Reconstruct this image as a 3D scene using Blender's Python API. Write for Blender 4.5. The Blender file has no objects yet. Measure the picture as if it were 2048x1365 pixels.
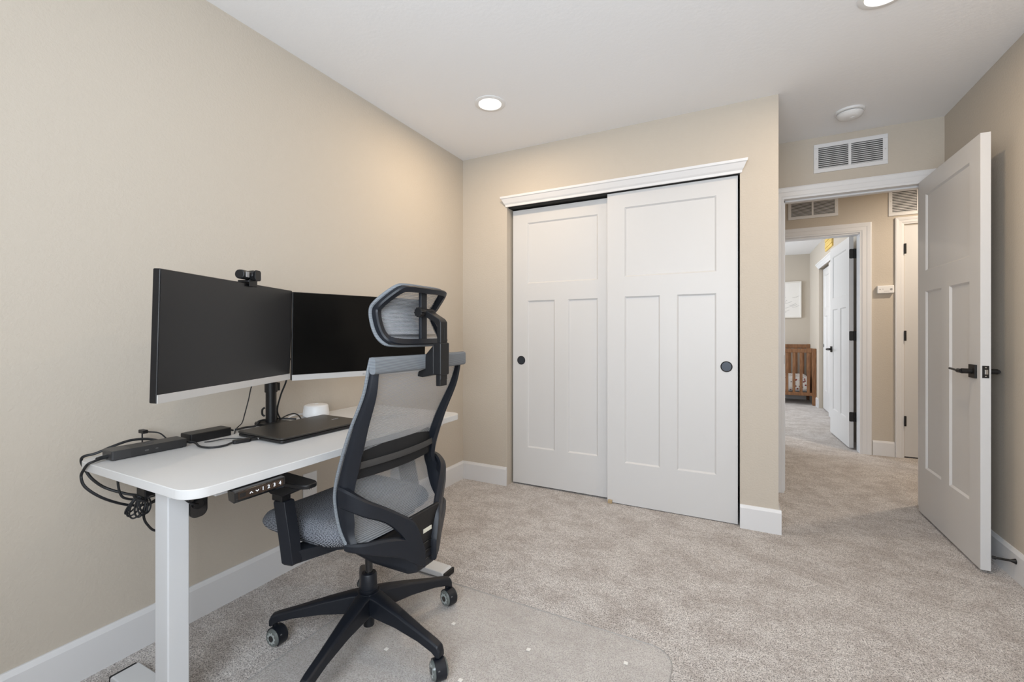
import bpy, bmesh, math, random
from mathutils import Vector, Matrix
S = bpy.context.scene
COL = S.collection
R = math.radians
PI = math.pi

# ------------------------------------------------------------------ camera
cam_d = bpy.data.cameras.new('camera'); cam = bpy.data.objects.new('camera', cam_d); COL.objects.link(cam)
cam.location = (1.885, -2.8517, 1.1144)
cam.rotation_euler = (PI/2, 0, 0.4734)
cam_d.sensor_fit = 'HORIZONTAL'; cam_d.sensor_width = 36.0
cam_d.lens = 883.05/2048*36.0
cam_d.shift_y = -16.06/2048
cam_d.clip_start = 0.02
S.camera = cam
# ------------------------------------------------------------------ world, exposure
w = bpy.data.worlds.new('world'); S.world = w; w.use_nodes = True
w.node_tree.nodes['Background'].inputs[0].default_value = (0.80, 0.88, 1.0, 1)
w.node_tree.nodes['Background'].inputs[1].default_value = 1.2
S.view_settings.view_transform = 'Standard'; S.view_settings.look = 'None'
S.view_settings.gamma = 1.0; S.view_settings.use_curve_mapping = False
S.view_settings.exposure = -0.10
def area(name, loc, rot, sx, sy, power, col, disk=False, spread=180):
    d = bpy.data.lights.new(name, 'AREA'); d.energy = power; d.color = col
    d.shape = 'DISK' if disk else 'RECTANGLE'; d.size = sx
    if not disk: d.size_y = sy
    d.spread = R(spread)
    o = bpy.data.objects.new(name, d); COL.objects.link(o); o.location = loc; o.rotation_euler = rot
    return o
DAY = (0.83, 0.915, 1.0)
# daylight entering through the window in the wall behind the camera and the one in the bedroom beyond the hall
area('daylight_window', (1.80, -3.46, 1.50), (R(98), 0, 0), 1.72, 1.22, 80, DAY)
area('daylight_bedroom_window', (-0.385, 4.3, 1.45), (R(90), 0, R(-90)), 1.7, 1.2, 98, DAY)

# ------------------------------------------------------------------ materials
def mat(name, col, rough=0.5, metal=0.0, spec=0.5, emit=None, estr=0, alpha=1.0, coat=0, trans=0):
    m = bpy.data.materials.new(name); m.use_nodes = True
    b = m.node_tree.nodes['Principled BSDF']
    b.inputs['Base Color'].default_value = (*col, 1); b.inputs['Roughness'].default_value = rough
    b.inputs['Metallic'].default_value = metal; b.inputs['Specular IOR Level'].default_value = spec
    b.inputs['Coat Weight'].default_value = coat
    b.inputs['Transmission Weight'].default_value = trans
    b.inputs['Alpha'].default_value = alpha
    if emit: b.inputs['Emission Color'].default_value = (*emit, 1); b.inputs['Emission Strength'].default_value = estr
    return m
def N(m, t): return m.node_tree.nodes.new(t)
def LK(m, a, b): m.node_tree.links.new(a, b)
def P(m): return m.node_tree.nodes['Principled BSDF']
def add_bump(m, scale, dist, strength=0.5, detail=3, coord='Object', rough=0.6, stretch=None):
    tc = N(m, 'ShaderNodeTexCoord'); n = N(m, 'ShaderNodeTexNoise'); b = N(m, 'ShaderNodeBump')
    src = tc.outputs[coord]
    if stretch:
        mp = N(m, 'ShaderNodeMapping'); mp.inputs['Scale'].default_value = stretch
        LK(m, src, mp.inputs[0]); src = mp.outputs[0]
    n.inputs['Scale'].default_value = scale; n.inputs['Detail'].default_value = detail; n.inputs['Roughness'].default_value = rough
    b.inputs['Distance'].default_value = dist; b.inputs['Strength'].default_value = strength
    LK(m, src, n.inputs['Vector']); LK(m, n.outputs[0], b.inputs['Height']); LK(m, b.outputs[0], P(m).inputs['Normal'])
    return n
def vary(m, c1, c2, scale, detail=3, lo=0.35, hi=0.65, stretch=None):
    tc = N(m, 'ShaderNodeTexCoord'); n = N(m, 'ShaderNodeTexNoise'); r = N(m, 'ShaderNodeValToRGB')
    src = tc.outputs['Object']
    if stretch:
        mp = N(m, 'ShaderNodeMapping'); mp.inputs['Scale'].default_value = stretch
        LK(m, src, mp.inputs[0]); src = mp.outputs[0]
    n.inputs['Scale'].default_value = scale; n.inputs['Detail'].default_value = detail
    r.color_ramp.elements[0].position = lo; r.color_ramp.elements[1].position = hi
    r.color_ramp.elements[0].color = (*c1, 1); r.color_ramp.elements[1].color = (*c2, 1)
    LK(m, src, n.inputs['Vector']); LK(m, n.outputs[0], r.inputs[0]); LK(m, r.outputs[0], P(m).inputs['Base Color'])
    return r

M = {}
M['wall'] = mat('wall_paint', (0.56, 0.503, 0.430), 0.75, spec=0.25); add_bump(M['wall'], 95, 0.0025, 0.55, 3)
M['ceiling'] = mat('ceiling_paint', (0.88, 0.885, 0.90), 0.85, spec=0.2); add_bump(M['ceiling'], 55, 0.002, 0.35, 3)
M['trim'] = mat('white_trim_paint', (0.74, 0.74, 0.75), 0.35, spec=0.4); add_bump(M['trim'], 30, 0.0006, 0.15, 2, stretch=(1, 1, 0.15))
M['door'] = mat('white_door_paint', (0.655, 0.65, 0.648), 0.42, spec=0.4); add_bump(M['door'], 220, 0.0004, 0.25, 2, stretch=(1, 1, 0.06))
# carpet: two noise layers of flecks plus soft nap patches
c = mat('carpet_pile', (0.5, 0.45, 0.41), 0.97, spec=0.05); M['carpet'] = c
tc = N(c, 'ShaderNodeTexCoord'); n1 = N(c, 'ShaderNodeTexNoise'); n1.inputs['Scale'].default_value = 210; n1.inputs['Detail'].default_value = 3; n1.inputs['Roughness'].default_value = 0.85
n2 = N(c, 'ShaderNodeTexNoise'); n2.inputs['Scale'].default_value = 6.0; n2.inputs['Detail'].default_value = 8; n2.inputs['Roughness'].default_value = 0.80; n2.inputs['Distortion'].default_value = 0.15
mp2 = N(c, 'ShaderNodeMapping'); mp2.inputs['Scale'].default_value = (0.9, 1.15, 1); mp2.inputs['Rotation'].default_value = (0, 0, R(25))
r1 = N(c, 'ShaderNodeValToRGB'); r1.color_ramp.elements[0].position = 0.38; r1.color_ramp.elements[1].position = 0.53
r1.color_ramp.elements[0].color = (0.09, 0.075, 0.068, 1); r1.color_ramp.elements[1].color = (0.97, 0.92, 0.885, 1)
r2 = N(c, 'ShaderNodeValToRGB'); r2.color_ramp.elements[0].position = 0.40; r2.color_ramp.elements[1].position = 0.58
r2.color_ramp.elements[0].color = (0.74, 0.71, 0.69, 1); r2.color_ramp.elements[1].color = (1, 1, 1, 1)
mx = N(c, 'ShaderNodeMix'); mx.data_type = 'RGBA'; mx.blend_type = 'MULTIPLY'; mx.inputs[0].default_value = 1.0
LK(c, tc.outputs['Object'], n1.inputs['Vector']); LK(c, tc.outputs['Object'], mp2.inputs[0]); LK(c, mp2.outputs[0], n2.inputs['Vector'])
LK(c, n1.outputs[0], r1.inputs[0]); LK(c, n2.outputs[0], r2.inputs[0]); LK(c, r1.outputs[0], mx.inputs[6]); LK(c, r2.outputs[0], mx.inputs[7])
n3 = N(c, 'ShaderNodeTexNoise'); n3.inputs['Scale'].default_value = 60; n3.inputs['Detail'].default_value = 4; n3.inputs['Roughness'].default_value = 0.8
r3 = N(c, 'ShaderNodeValToRGB'); r3.color_ramp.elements[0].position = 0.38; r3.color_ramp.elements[1].position = 0.56
r3.color_ramp.elements[0].color = (0.70, 0.68, 0.665, 1); r3.color_ramp.elements[1].color = (1, 1, 1, 1)
mx3 = N(c, 'ShaderNodeMix'); mx3.data_type = 'RGBA'; mx3.blend_type = 'MULTIPLY'; mx3.inputs[0].default_value = 1.0
LK(c, tc.outputs['Object'], n3.inputs['Vector']); LK(c, n3.outputs[0], r3.inputs[0]); LK(c, mx.outputs[2], mx3.inputs[6]); LK(c, r3.outputs[0], mx3.inputs[7])
LK(c, mx3.outputs[2], P(c).inputs['Base Color'])
bp = N(c, 'ShaderNodeBump'); bp.inputs['Distance'].default_value = 0.006; bp.inputs['Strength'].default_value = 0.9
LK(c, n1.outputs[0], bp.inputs['Height']); LK(c, bp.outputs[0], P(c).inputs['Normal'])
P(c).inputs['Sheen Weight'].default_value = 0.25

M['desk'] = mat('white_desk_laminate', (0.62, 0.615, 0.61), 0.38, spec=0.4); add_bump(M['desk'], 300, 0.0003, 0.2)
M['white_metal'] = mat('white_powder_coat', (0.66, 0.67, 0.685), 0.38, spec=0.5)
M['black'] = mat('black_plastic', (0.007, 0.007, 0.008), 0.40, spec=0.42); add_bump(M['black'], 600, 0.0003, 0.2)
M['chair_black'] = mat('charcoal_nylon', (0.006, 0.008, 0.013), 0.46, spec=0.42); add_bump(M['chair_black'], 500, 0.0004, 0.25)
M['gloss_black'] = mat('gloss_black', (0.01, 0.01, 0.011), 0.12, spec=0.6)
M['iron'] = mat('black_iron', (0.014, 0.013, 0.013), 0.42, metal=0.3, spec=0.5)
M['cable'] = mat('cable_rubber', (0.014, 0.015, 0.017), 0.5, spec=0.4)
M['screen'] = mat('matte_screen', (0.006, 0.006, 0.007), 0.30, spec=0.55)
M['screen_right'] = mat('dim_reflection_screen', (0.002, 0.002, 0.002), 0.22, spec=0.22)  # darker copy of the left screen, its weaker reflection put into the colour
M['silver'] = mat('silver_plastic', (0.62, 0.61, 0.60), 0.35, metal=0.35)
M['laptop'] = mat('laptop_lid', (0.022, 0.020, 0.018), 0.36, spec=0.5); vary(M['laptop'], (0.020, 0.018, 0.016), (0.030, 0.027, 0.024), 30, stretch=(1, 14, 1))
M['rubber'] = mat('rubber_black', (0.012, 0.012, 0.013), 0.7)
M['white_plastic'] = mat('white_plastic', (0.80, 0.80, 0.80), 0.4)
M['print_white'] = mat('white_print', (0.85, 0.87, 0.9), 0.5)
M['print_grey'] = mat('grey_print', (0.35, 0.35, 0.36), 0.4, metal=0.3)
M['print_dim'] = mat('dim_print', (0.10, 0.10, 0.10), 0.4)
M['dark'] = mat('dark_void', (0.02, 0.02, 0.02), 0.9)
M['gap_shade'] = mat('gap_shade_grey', (0.07, 0.07, 0.07), 0.8)
M['bronze'] = mat('brushed_bronze_panel', (0.045, 0.03, 0.022), 0.3, metal=0.4)
M['bronze_light'] = mat('light_bronze', (0.16, 0.10, 0.07), 0.3, metal=0.5)
M['smoke'] = mat('smoky_clear_plastic', (0.13, 0.145, 0.14), 0.18, spec=0.6)
M['smoke_dark'] = mat('smoky_core', (0.10, 0.11, 0.11), 0.3)
M['gear'] = mat('gear_grey', (0.36, 0.39, 0.38), 0.3)
M['chrome'] = mat('satin_chrome', (0.55, 0.55, 0.55), 0.25, metal=1)
M['tan'] = mat('tan_nylon', (0.45, 0.34, 0.2), 0.5)
M['yellow'] = mat('yellow_wood', (0.72, 0.47, 0.07), 0.5); vary(M['yellow'], (0.74, 0.50, 0.09), (0.82, 0.60, 0.2), 6, stretch=(1, 1, 14))
M['label'] = mat('pale_label', (0.72, 0.70, 0.60), 0.5)
M['canvas'] = mat('framed_print_paper', (0.85, 0.83, 0.80), 0.7)
M['frame_white'] = mat('pale_frame', (0.78, 0.75, 0.70), 0.5)
w_ = mat('walnut_wood', (0.20, 0.085, 0.03), 0.4); vary(w_, (0.16, 0.066, 0.022), (0.27, 0.125, 0.05), 9, 5, stretch=(8, 8, 1)); M['wood'] = w_
# crib sheet: white cloth printed with small red and dark leaves
m = mat('printed_sheet', (0.8, 0.78, 0.76), 0.9); M['sheet'] = m
tc = N(m, 'ShaderNodeTexCoord'); vo = N(m, 'ShaderNodeTexVoronoi'); vo.inputs['Scale'].default_value = 22
rr = N(m, 'ShaderNodeValToRGB'); e = rr.color_ramp.elements; e[0].position = 0.0; e[0].color = (0.35, 0.05, 0.04, 1); e[1].position = 0.30; e[1].color = (0.82, 0.80, 0.78, 1)
e2 = e.new(0.2); e2.color = (0.25, 0.2, 0.2, 1)
rr.color_ramp.interpolation = 'CONSTANT'
LK(m, tc.outputs['Object'], vo.inputs['Vector']); LK(m, vo.outputs['Distance'], rr.inputs[0]); LK(m, rr.outputs[0], P(m).inputs['Base Color'])
# seat weave
m = mat('seat_weave', (0.2, 0.2, 0.22), 0.95, spec=0.15); M['weave'] = m
tc = N(m, 'ShaderNodeTexCoord')
def wave(m, direction, scale, rot=(0, 0, 0), dist=0.6):
    mp = N(m, 'ShaderNodeMapping'); mp.inputs['Rotation'].default_value = rot
    w = N(m, 'ShaderNodeTexWave'); w.wave_type = 'BANDS'; w.bands_direction = direction
    w.inputs['Scale'].default_value = scale; w.inputs['Distortion'].default_value = dist; w.inputs['Detail'].default_value = 1
    w.inputs['Detail Scale'].default_value = 2
    LK(m, tc.outputs['Object'], mp.inputs[0]); LK(m, mp.outputs[0], w.inputs[0]); return w
vo = N(m, 'ShaderNodeTexVoronoi'); vo.inputs['Scale'].default_value = 230; vo.inputs['Randomness'].default_value = 0.25
sx_ = N(m, 'ShaderNodeSeparateXYZ'); cx_ = N(m, 'ShaderNodeCombineXYZ'); a1_ = N(m, 'ShaderNodeMath'); a1_.operation = 'SUBTRACT'; a2_ = N(m, 'ShaderNodeMath'); a2_.operation = 'SUBTRACT'
b1_ = N(m, 'ShaderNodeMath'); b1_.operation = 'ADD'; b1_.inputs[1].default_value = 0.06; b2_ = N(m, 'ShaderNodeMath'); b2_.operation = 'ABSOLUTE'; b3_ = N(m, 'ShaderNodeMath'); b3_.operation = 'ABSOLUTE'
LK(m, tc.outputs['Object'], sx_.inputs[0]); LK(m, sx_.outputs[0], b1_.inputs[0]); LK(m, b1_.outputs[0], b2_.inputs[0]); LK(m, b2_.outputs[0], a1_.inputs[0]); LK(m, sx_.outputs[2], a1_.inputs[1]); LK(m, sx_.outputs[1], b3_.inputs[0]); LK(m, b3_.outputs[0], a2_.inputs[0]); LK(m, sx_.outputs[2], a2_.inputs[1])
LK(m, a1_.outputs[0], cx_.inputs[0]); LK(m, a2_.outputs[0], cx_.inputs[1]); LK(m, cx_.outputs[0], vo.inputs['Vector']); vo.voronoi_dimensions = '2D'
rr = N(m, 'ShaderNodeValToRGB'); e = rr.color_ramp.elements
e[0].position = 0.22; e[0].color = (0.36, 0.38, 0.42, 1); e[1].position = 0.50; e[1].color = (0.010, 0.011, 0.016, 1)
LK(m, vo.outputs['Distance'], rr.inputs[0]); LK(m, rr.outputs[0], P(m).inputs['Base Color'])
bp = N(m, 'ShaderNodeBump'); bp.inputs['Distance'].default_value = 0.0015; bp.inputs['Strength'].default_value = 0.7; bp.invert = True
LK(m, vo.outputs['Distance'], bp.inputs['Height']); LK(m, bp.outputs[0], P(m).inputs['Normal'])
# open chair mesh: grey threads with see-through gaps between the rows
def mesh_mat(name, col, scale, width, weave=True):
    global tc
    m = mat(name, col, 0.7, spec=0.3); nt = m.node_tree
    tc = N(m, 'ShaderNodeTexCoord'); w1 = wave(m, 'Z', scale, dist=0.0)
    g = N(m, 'ShaderNodeMath'); g.operation = 'LESS_THAN'; g.inputs[1].default_value = width
    LK(m, w1.outputs['Fac'], g.inputs[0])
    src = g.outputs[0]
    if not weave:
        mr = N(m, 'ShaderNodeMapRange'); mr.inputs['From Min'].default_value = 0.2; mr.inputs['From Max'].default_value = 0.9
        mr.inputs['To Min'].default_value = 0.86; mr.inputs['To Max'].default_value = width-0.22
        LK(m, w1.outputs['Fac'], mr.inputs[0]); src = mr.outputs[0]
    if weave:
        w2 = wave(m, 'Y', scale*0.8, dist=0.0); g2 = N(m, 'ShaderNodeMath'); g2.operation = 'LESS_THAN'; g2.inputs[1].default_value = 0.16
        LK(m, w2.outputs['Fac'], g2.inputs[0]); mxx = N(m, 'ShaderNodeMath'); mxx.operation = 'MAXIMUM'
        LK(m, g.outputs[0], mxx.inputs[0]); LK(m, g2.outputs[0], mxx.inputs[1]); src = mxx.outputs[0]
    tr = N(m, 'ShaderNodeBsdfTransparent'); mi = N(m, 'ShaderNodeMixShader'); out = nt.nodes['Material Output']
    LK(m, src, mi.inputs[0]); LK(m, tr.outputs[0], mi.inputs[1]); LK(m, P(m).outputs[0], mi.inputs[2]); LK(m, mi.outputs[0], out.inputs[0])
    return m
M['mesh'] = mesh_mat('chair_mesh', (0.31, 0.32, 0.335), 74, 0.64, False)
M['mesh_head'] = mesh_mat('headrest_mesh', (0.34, 0.35, 0.37), 74, 0.62, False)
m = mat('folded_mesh_edging', (0.36, 0.39, 0.42), 0.7, spec=0.3); M['edging'] = m
tc = N(m, 'ShaderNodeTexCoord'); w1 = wave(m, 'Z', 90, dist=0.0); rr = N(m, 'ShaderNodeValToRGB'); e = rr.color_ramp.elements
e[0].color = (0.25, 0.27, 0.29, 1); e[1].color = (0.10, 0.11, 0.125, 1); LK(m, w1.outputs['Fac'], rr.inputs[0]); LK(m, rr.outputs[0], P(m).inputs['Base Color'])
# chair mat: clear plastic sheet
m = bpy.data.materials.new('clear_vinyl'); m.use_nodes = True; M['vinyl'] = m
nt = m.node_tree; out = nt.nodes['Material Output']; tr = N(m, 'ShaderNodeBsdfTransparent'); tr.inputs[0].default_value = (0.992, 0.990, 0.986, 1)
gl = N(m, 'ShaderNodeBsdfGlossy'); gl.inputs['Roughness'].default_value = 0.22; fr = N(m, 'ShaderNodeFresnel'); fr.inputs[0].default_value = 1.45
df = N(m, 'ShaderNodeBsdfDiffuse'); df.inputs[0].default_value = (0.80, 0.77, 0.75, 1)
mi = N(m, 'ShaderNodeMixShader'); mi2 = N(m, 'ShaderNodeMixShader'); mi2.inputs[0].default_value = 0.22
LK(m, tr.outputs[0], mi2.inputs[1]); LK(m, df.outputs[0], mi2.inputs[2])
geo_ = N(m, 'ShaderNodeNewGeometry'); sub_ = N(m, 'ShaderNodeMath'); sub_.operation = 'SUBTRACT'; sub_.use_clamp = True
LK(m, fr.outputs[0], sub_.inputs[0]); LK(m, geo_.outputs['Backfacing'], sub_.inputs[1]); LK(m, sub_.outputs[0], mi.inputs[0]); LK(m, mi2.outputs[0], mi.inputs[1]); LK(m, gl.outputs[0], mi.inputs[2]); LK(m, mi.outputs[0], out.inputs[0])
M['pale_vinyl'] = mat('pale_vinyl', (0.80, 0.78, 0.74), 0.3)
M['vinyl_edge'] = mat('vinyl_edge', (0.36, 0.35, 0.34), 0.4)
M['lamp'] = mat('lit_lens', (1, 1, 1), 0.5, emit=(1.0, 0.95, 0.86), estr=9)
m = bpy.data.materials.new('window_glass'); m.use_nodes = True; M['glass'] = m
nt = m.node_tree; out = nt.nodes['Material Output']; tr = N(m, 'ShaderNodeBsdfTransparent'); gl = N(m, 'ShaderNodeBsdfGlossy'); gl.inputs['Roughness'].default_value = 0.02
mi = N(m, 'ShaderNodeMixShader'); mi.inputs[0].default_value = 0.06
LK(m, tr.outputs[0], mi.inputs[1]); LK(m, gl.outputs[0], mi.inputs[2]); LK(m, mi.outputs[0], out.inputs[0])

# ------------------------------------------------------------------ mesh helpers
ORG = {}
def props(o, label=None, cat=None, group=None, kind=None):
    if label: o['label'] = label
    if cat: o['category'] = cat
    if group: o['group'] = group
    if kind: o['kind'] = kind
    return o
def thing(name, loc, label, cat, group=None, rot=(0, 0, 0), world=False):
    o = bpy.data.objects.new(name, None); COL.objects.link(o); o.empty_display_size = 0.05
    o.location = loc; o.rotation_euler = rot
    ORG[o.name] = Vector(loc) if world else Vector((0, 0, 0))
    return props(o, label, cat, group)
def mk(name, bm, material, parent=None, bevel=0, smooth=False, seg=2, org=None, label=None, subsurf=0, autos=True):
    bmesh.ops.recalc_face_normals(bm, faces=bm.faces)
    off = ORG.get(parent.name, Vector((0, 0, 0))) if parent else (Vector(org) if org else Vector((0, 0, 0)))
    if off.length: bmesh.ops.translate(bm, verts=bm.verts, vec=-off)
    me = bpy.data.meshes.new(name); bm.to_mesh(me); bm.free()
    o = bpy.data.objects.new(name, me); COL.objects.link(o)
    if isinstance(material, (list, tuple)):
        for mm in material: me.materials.append(mm)
    else: me.materials.append(material)
    if smooth or bevel:
        for p in me.polygons: p.use_smooth = True
        if smooth and autos:
            try: me.set_sharp_from_angle(angle=R(38))
            except Exception: pass
    if parent: o.parent = parent; ORG[o.name] = off
    elif org: o.location = org; ORG[o.name] = Vector(org)
    if bevel:
        b = o.modifiers.new('bevel', 'BEVEL'); b.width = bevel; b.segments = seg; b.limit_method = 'ANGLE'; b.angle_limit = R(35); b.harden_normals = True
    if subsurf:
        s = o.modifiers.new('sub', 'SUBSURF'); s.levels = subsurf; s.render_levels = subsurf
    if label: o['label'] = label
    return o
def B(): return bmesh.new()
def box(bm, x0, x1, y0, y1, z0, z1, mi=0):
    vs = [bm.verts.new(p) for p in ((x0, y0, z0), (x1, y0, z0), (x1, y1, z0), (x0, y1, z0), (x0, y0, z1), (x1, y0, z1), (x1, y1, z1), (x0, y1, z1))]
    for f in ((0, 3, 2, 1), (4, 5, 6, 7), (0, 1, 5, 4), (1, 2, 6, 5), (2, 3, 7, 6), (3, 0, 4, 7)):
        bm.faces.new([vs[i] for i in f]).material_index = mi
    return bm
def bx(*a): return box(B(), *a)
def hexa(bm, b4, t4):
    vs = [bm.verts.new(p) for p in list(b4)+list(t4)]
    for f in ((0, 3, 2, 1), (4, 5, 6, 7), (0, 1, 5, 4), (1, 2, 6, 5), (2, 3, 7, 6), (3, 0, 4, 7)): bm.faces.new([vs[i] for i in f])
    return bm
def prism(bm, poly, axis, a, b):
    """extrude 2-D polygon along axis (0,1,2) from a to b; poly gives the other two coordinates in order"""
    def P3(p, t):
        q = list(p); q.insert(axis, t); return q
    v0 = [bm.verts.new(P3(p, a)) for p in poly]; v1 = [bm.verts.new(P3(p, b)) for p in poly]; n = len(poly)
    bm.faces.new(v0); bm.faces.new(v1[::-1])
    for i in range(n): bm.faces.new((v0[i], v0[(i+1) % n], v1[(i+1) % n], v1[i]))
    return bm
def cyl(bm, p0, p1, r0, r1=None, n=24, caps=True):
    r1 = r0 if r1 is None else r1
    p0 = Vector(p0); p1 = Vector(p1); t = (p1-p0).normalized()
    a = Vector((0, 0, 1)) if abs(t.z) < 0.9 else Vector((1, 0, 0))
    u = t.cross(a).normalized(); v = t.cross(u)
    A = [bm.verts.new(p0+(u*math.cos(k*2*PI/n)+v*math.sin(k*2*PI/n))*r0) for k in range(n)]
    Bv = [bm.verts.new(p1+(u*math.cos(k*2*PI/n)+v*math.sin(k*2*PI/n))*r1) for k in range(n)]
    for k in range(n): bm.faces.new((A[k], A[(k+1) % n], Bv[(k+1) % n], Bv[k]))
    if caps: bm.faces.new(A); bm.faces.new(Bv[::-1])
    return bm
def lathe(bm, prof, c=(0, 0, 0), n=40, axis='Z'):
    rings = []
    for r, z in prof:
        ring = []
        for k in range(n):
            a = 2*PI*k/n; p = (r*math.cos(a), r*math.sin(a), z)
            if axis == 'Y': p = (p[0], p[2], p[1])
            if axis == 'X': p = (p[2], p[0], p[1])
            ring.append(bm.verts.new((p[0]+c[0], p[1]+c[1], p[2]+c[2])))
        rings.append(ring)
    for i in range(len(rings)-1):
        for k in range(n): bm.faces.new((rings[i][k], rings[i][(k+1) % n], rings[i+1][(k+1) % n], rings[i+1][k]))
    bm.faces.new(rings[0]); bm.faces.new(rings[-1][::-1])
    return bm
def cr(pts, n=6, closed=False):
    pts = [Vector(p) for p in pts]; out = []; L = len(pts)
    for i in range(L if closed else L-1):
        if closed: p0, p1, p2, p3 = pts[(i-1) % L], pts[i], pts[(i+1) % L], pts[(i+2) % L]
        else: p0, p1, p2, p3 = pts[max(i-1, 0)], pts[i], pts[i+1], pts[min(i+2, L-1)]
        for k in range(n):
            t = k/n
            out.append(0.5*((2*p1)+(-p0+p2)*t+(2*p0-5*p1+4*p2-p3)*t*t+(-p0+3*p1-3*p2+p3)*t**3))
    if not closed: out.append(pts[-1])
    return out
def tube(bm, pts, r, n=10, smooth=6, closed=False, rfun=None):
    pts = cr(pts, smooth, closed) if smooth else [Vector(p) for p in pts]
    L = len(pts); u = None; rings = []
    for i, p in enumerate(pts):
        if closed: t = (pts[(i+1) % L]-pts[i-1]).normalized()
        else: t = (pts[min(i+1, L-1)]-pts[max(i-1, 0)]).normalized()
        if u is None:
            a = Vector((0, 0, 1)) if abs(t.z) < 0.9 else Vector((1, 0, 0)); u = t.cross(a).normalized()
        u = (u-t*u.dot(t)).normalized(); v = t.cross(u); rr = rfun(i/(L-1)) if rfun else r
        rings.append([bm.verts.new(p+(u*math.cos(k*2*PI/n)+v*math.sin(k*2*PI/n))*rr) for k in range(n)])
    for i in range(L if closed else L-1):
        A = rings[i]; C = rings[(i+1) % L]
        for k in range(n): bm.faces.new((A[k], A[(k+1) % n], C[(k+1) % n], C[k]))
    if not closed: bm.faces.new(rings[0]); bm.faces.new(rings[-1][::-1])
    return bm
def sweep(bm, pts, prof, side, closed=False, scl=None):
    """sweep 2-D profile (a along `side`, b along tangent x side) over points; side fixed vector or list"""
    L = len(pts); rings = []
    for i, p in enumerate(pts):
        p = Vector(p)
        if closed: t = (Vector(pts[(i+1) % L])-Vector(pts[i-1])).normalized()
        else: t = (Vector(pts[min(i+1, L-1)])-Vector(pts[max(i-1, 0)])).normalized()
        s = Vector(side[i] if isinstance(side, list) else side); s = (s-t*s.dot(t)).normalized(); b = t.cross(s)
        k = scl[i] if scl else (1, 1)
        rings.append([bm.verts.new(p+s*(a*k[0])+b*(c*k[1])) for a, c in prof])
    n = len(prof)
    for i in range(L if closed else L-1):
        A = rings[i]; C = rings[(i+1) % L]
        for k in range(n): bm.faces.new((A[k], A[(k+1) % n], C[(k+1) % n], C[k]))
    if not closed: bm.faces.new(rings[0]); bm.faces.new(rings[-1][::-1])
    return bm
def rrect(w, h, r, n=4, cx=0, cy=0):
    out = []
    for sx, sy, a0 in ((1, 1, 0), (-1, 1, 90), (-1, -1, 180), (1, -1, 270)):
        for k in range(n+1):
            a = R(a0+90*k/n); out.append((cx+sx*(w/2-r)+r*math.cos(a), cy+sy*(h/2-r)+r*math.sin(a)))
    return out
def text(name, body, size, loc, rot, material, parent, ext=0.0003, align='CENTER', bold=0.0):
    cu = bpy.data.curves.new(name, 'FONT'); cu.body = body; cu.size = size; cu.extrude = ext; cu.offset = bold; cu.align_x = align; cu.align_y = 'CENTER'
    t = bpy.data.objects.new('tmp_text', cu); COL.objects.link(t)
    bpy.context.view_layer.update()
    me = bpy.data.meshes.new_from_object(t.evaluated_get(bpy.context.evaluated_depsgraph_get()))
    COL.objects.unlink(t); bpy.data.objects.remove(t); bpy.data.curves.remove(cu)
    me.name = name
    o = bpy.data.objects.new(name, me); COL.objects.link(o); me.materials.clear(); me.materials.append(material)
    o.parent = parent; o.location = Vector(loc)-ORG.get(parent.name, Vector()); o.rotation_euler = rot
    return o
def struct(name, bm, material, label=None, cat=None, bevel=0, **k):
    o = mk(name, bm, material, bevel=bevel, **k); return props(o, label, cat, None, 'structure')

# ------------------------------------------------------------------ room shell
H = 2.44; XR = 3.008; YA = 0.756; YH = 2.25; YF = -3.35; YB = 5.98; XB = 2.95
struct('floor', bx(-0.4, 5.2, YF-0.12, YB+0.12, -0.08, 0), M['carpet'], 'beige speckled cut-pile carpet running through room, hall and bedroom', 'floor')
struct('ceiling', bx(-0.4, 5.2, YF-0.12, YB+0.12, H, H+0.08), M['ceiling'], 'flat white textured ceiling', 'ceiling')
b = B(); box(b, -0.12, 0, YF-0.12, 0.0, 0, H)
struct('wall_left', b, M['wall'], 'beige wall on the left behind the desk', 'wall')
b = B(); box(b, -0.12, 0.383, 0, 0.12, 0, H); box(b, 0.383, 1.894, 0, 0.12, 2.045, H); box(b, 1.894, 2.084, 0, 0.12, 0, H)
box(b, 1.964, 2.084, 0.12, YA, 0, H); box(b, -0.12, 0.0, 0.12, YA, 0, H)
struct('wall_back', b, M['wall'], 'beige wall around the sliding closet doors', 'wall')
b = B(); box(b, XR, XR+0.12, YF-0.12, YA, 0, H)
struct('wall_right', b, M['wall'], 'beige wall on the right behind the open door', 'wall')
b = B(); box(b, -0.12, 2.165, YA, YA+0.12, 0, H); box(b, 2.165, 2.925, YA, YA+0.12, 2.05, H); box(b, 2.925, 5.2, YA, YA+0.12, 0, H)
struct('wall_alcove', b, M['wall'], 'beige wall above and beside the entry doorway', 'wall')
b = B(); box(b, -0.4, 2.128, YH, YH+0.12, 0, H); box(b, 2.128, 2.905, YH, YH+0.12, 2.05, H); box(b, 2.905, 3.205, YH, YH+0.12, 0, H)
box(b, 3.205, 3.865, YH, YH+0.12, 2.075, H); box(b, 3.865, 5.2, YH, YH+0.12, 0, H)
struct('wall_hall', b, M['wall'], 'beige hallway wall opposite the entry doorway', 'wall')
b = B(); box(b, 0.68, 0.8, YA+0.12, YH, 0, H)
struct('wall_hall_left', b, M['wall'], 'beige end wall of the hall on the left', 'wall')
b = B(); box(b, 5.08, 5.2, YA+0.12, YH, 0, H); 
struct('wall_hall_right', b, M['wall'], 'beige end wall of the hall on the right', 'wall')
b = B(); box(b, XB, XB+0.12, YH+0.12, 3.55, 0, H); box(b, XB, XB+0.12, 3.55, 5.05, 2.075, H); box(b, XB, XB+0.12, 5.05, YB, 0, H)
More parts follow.
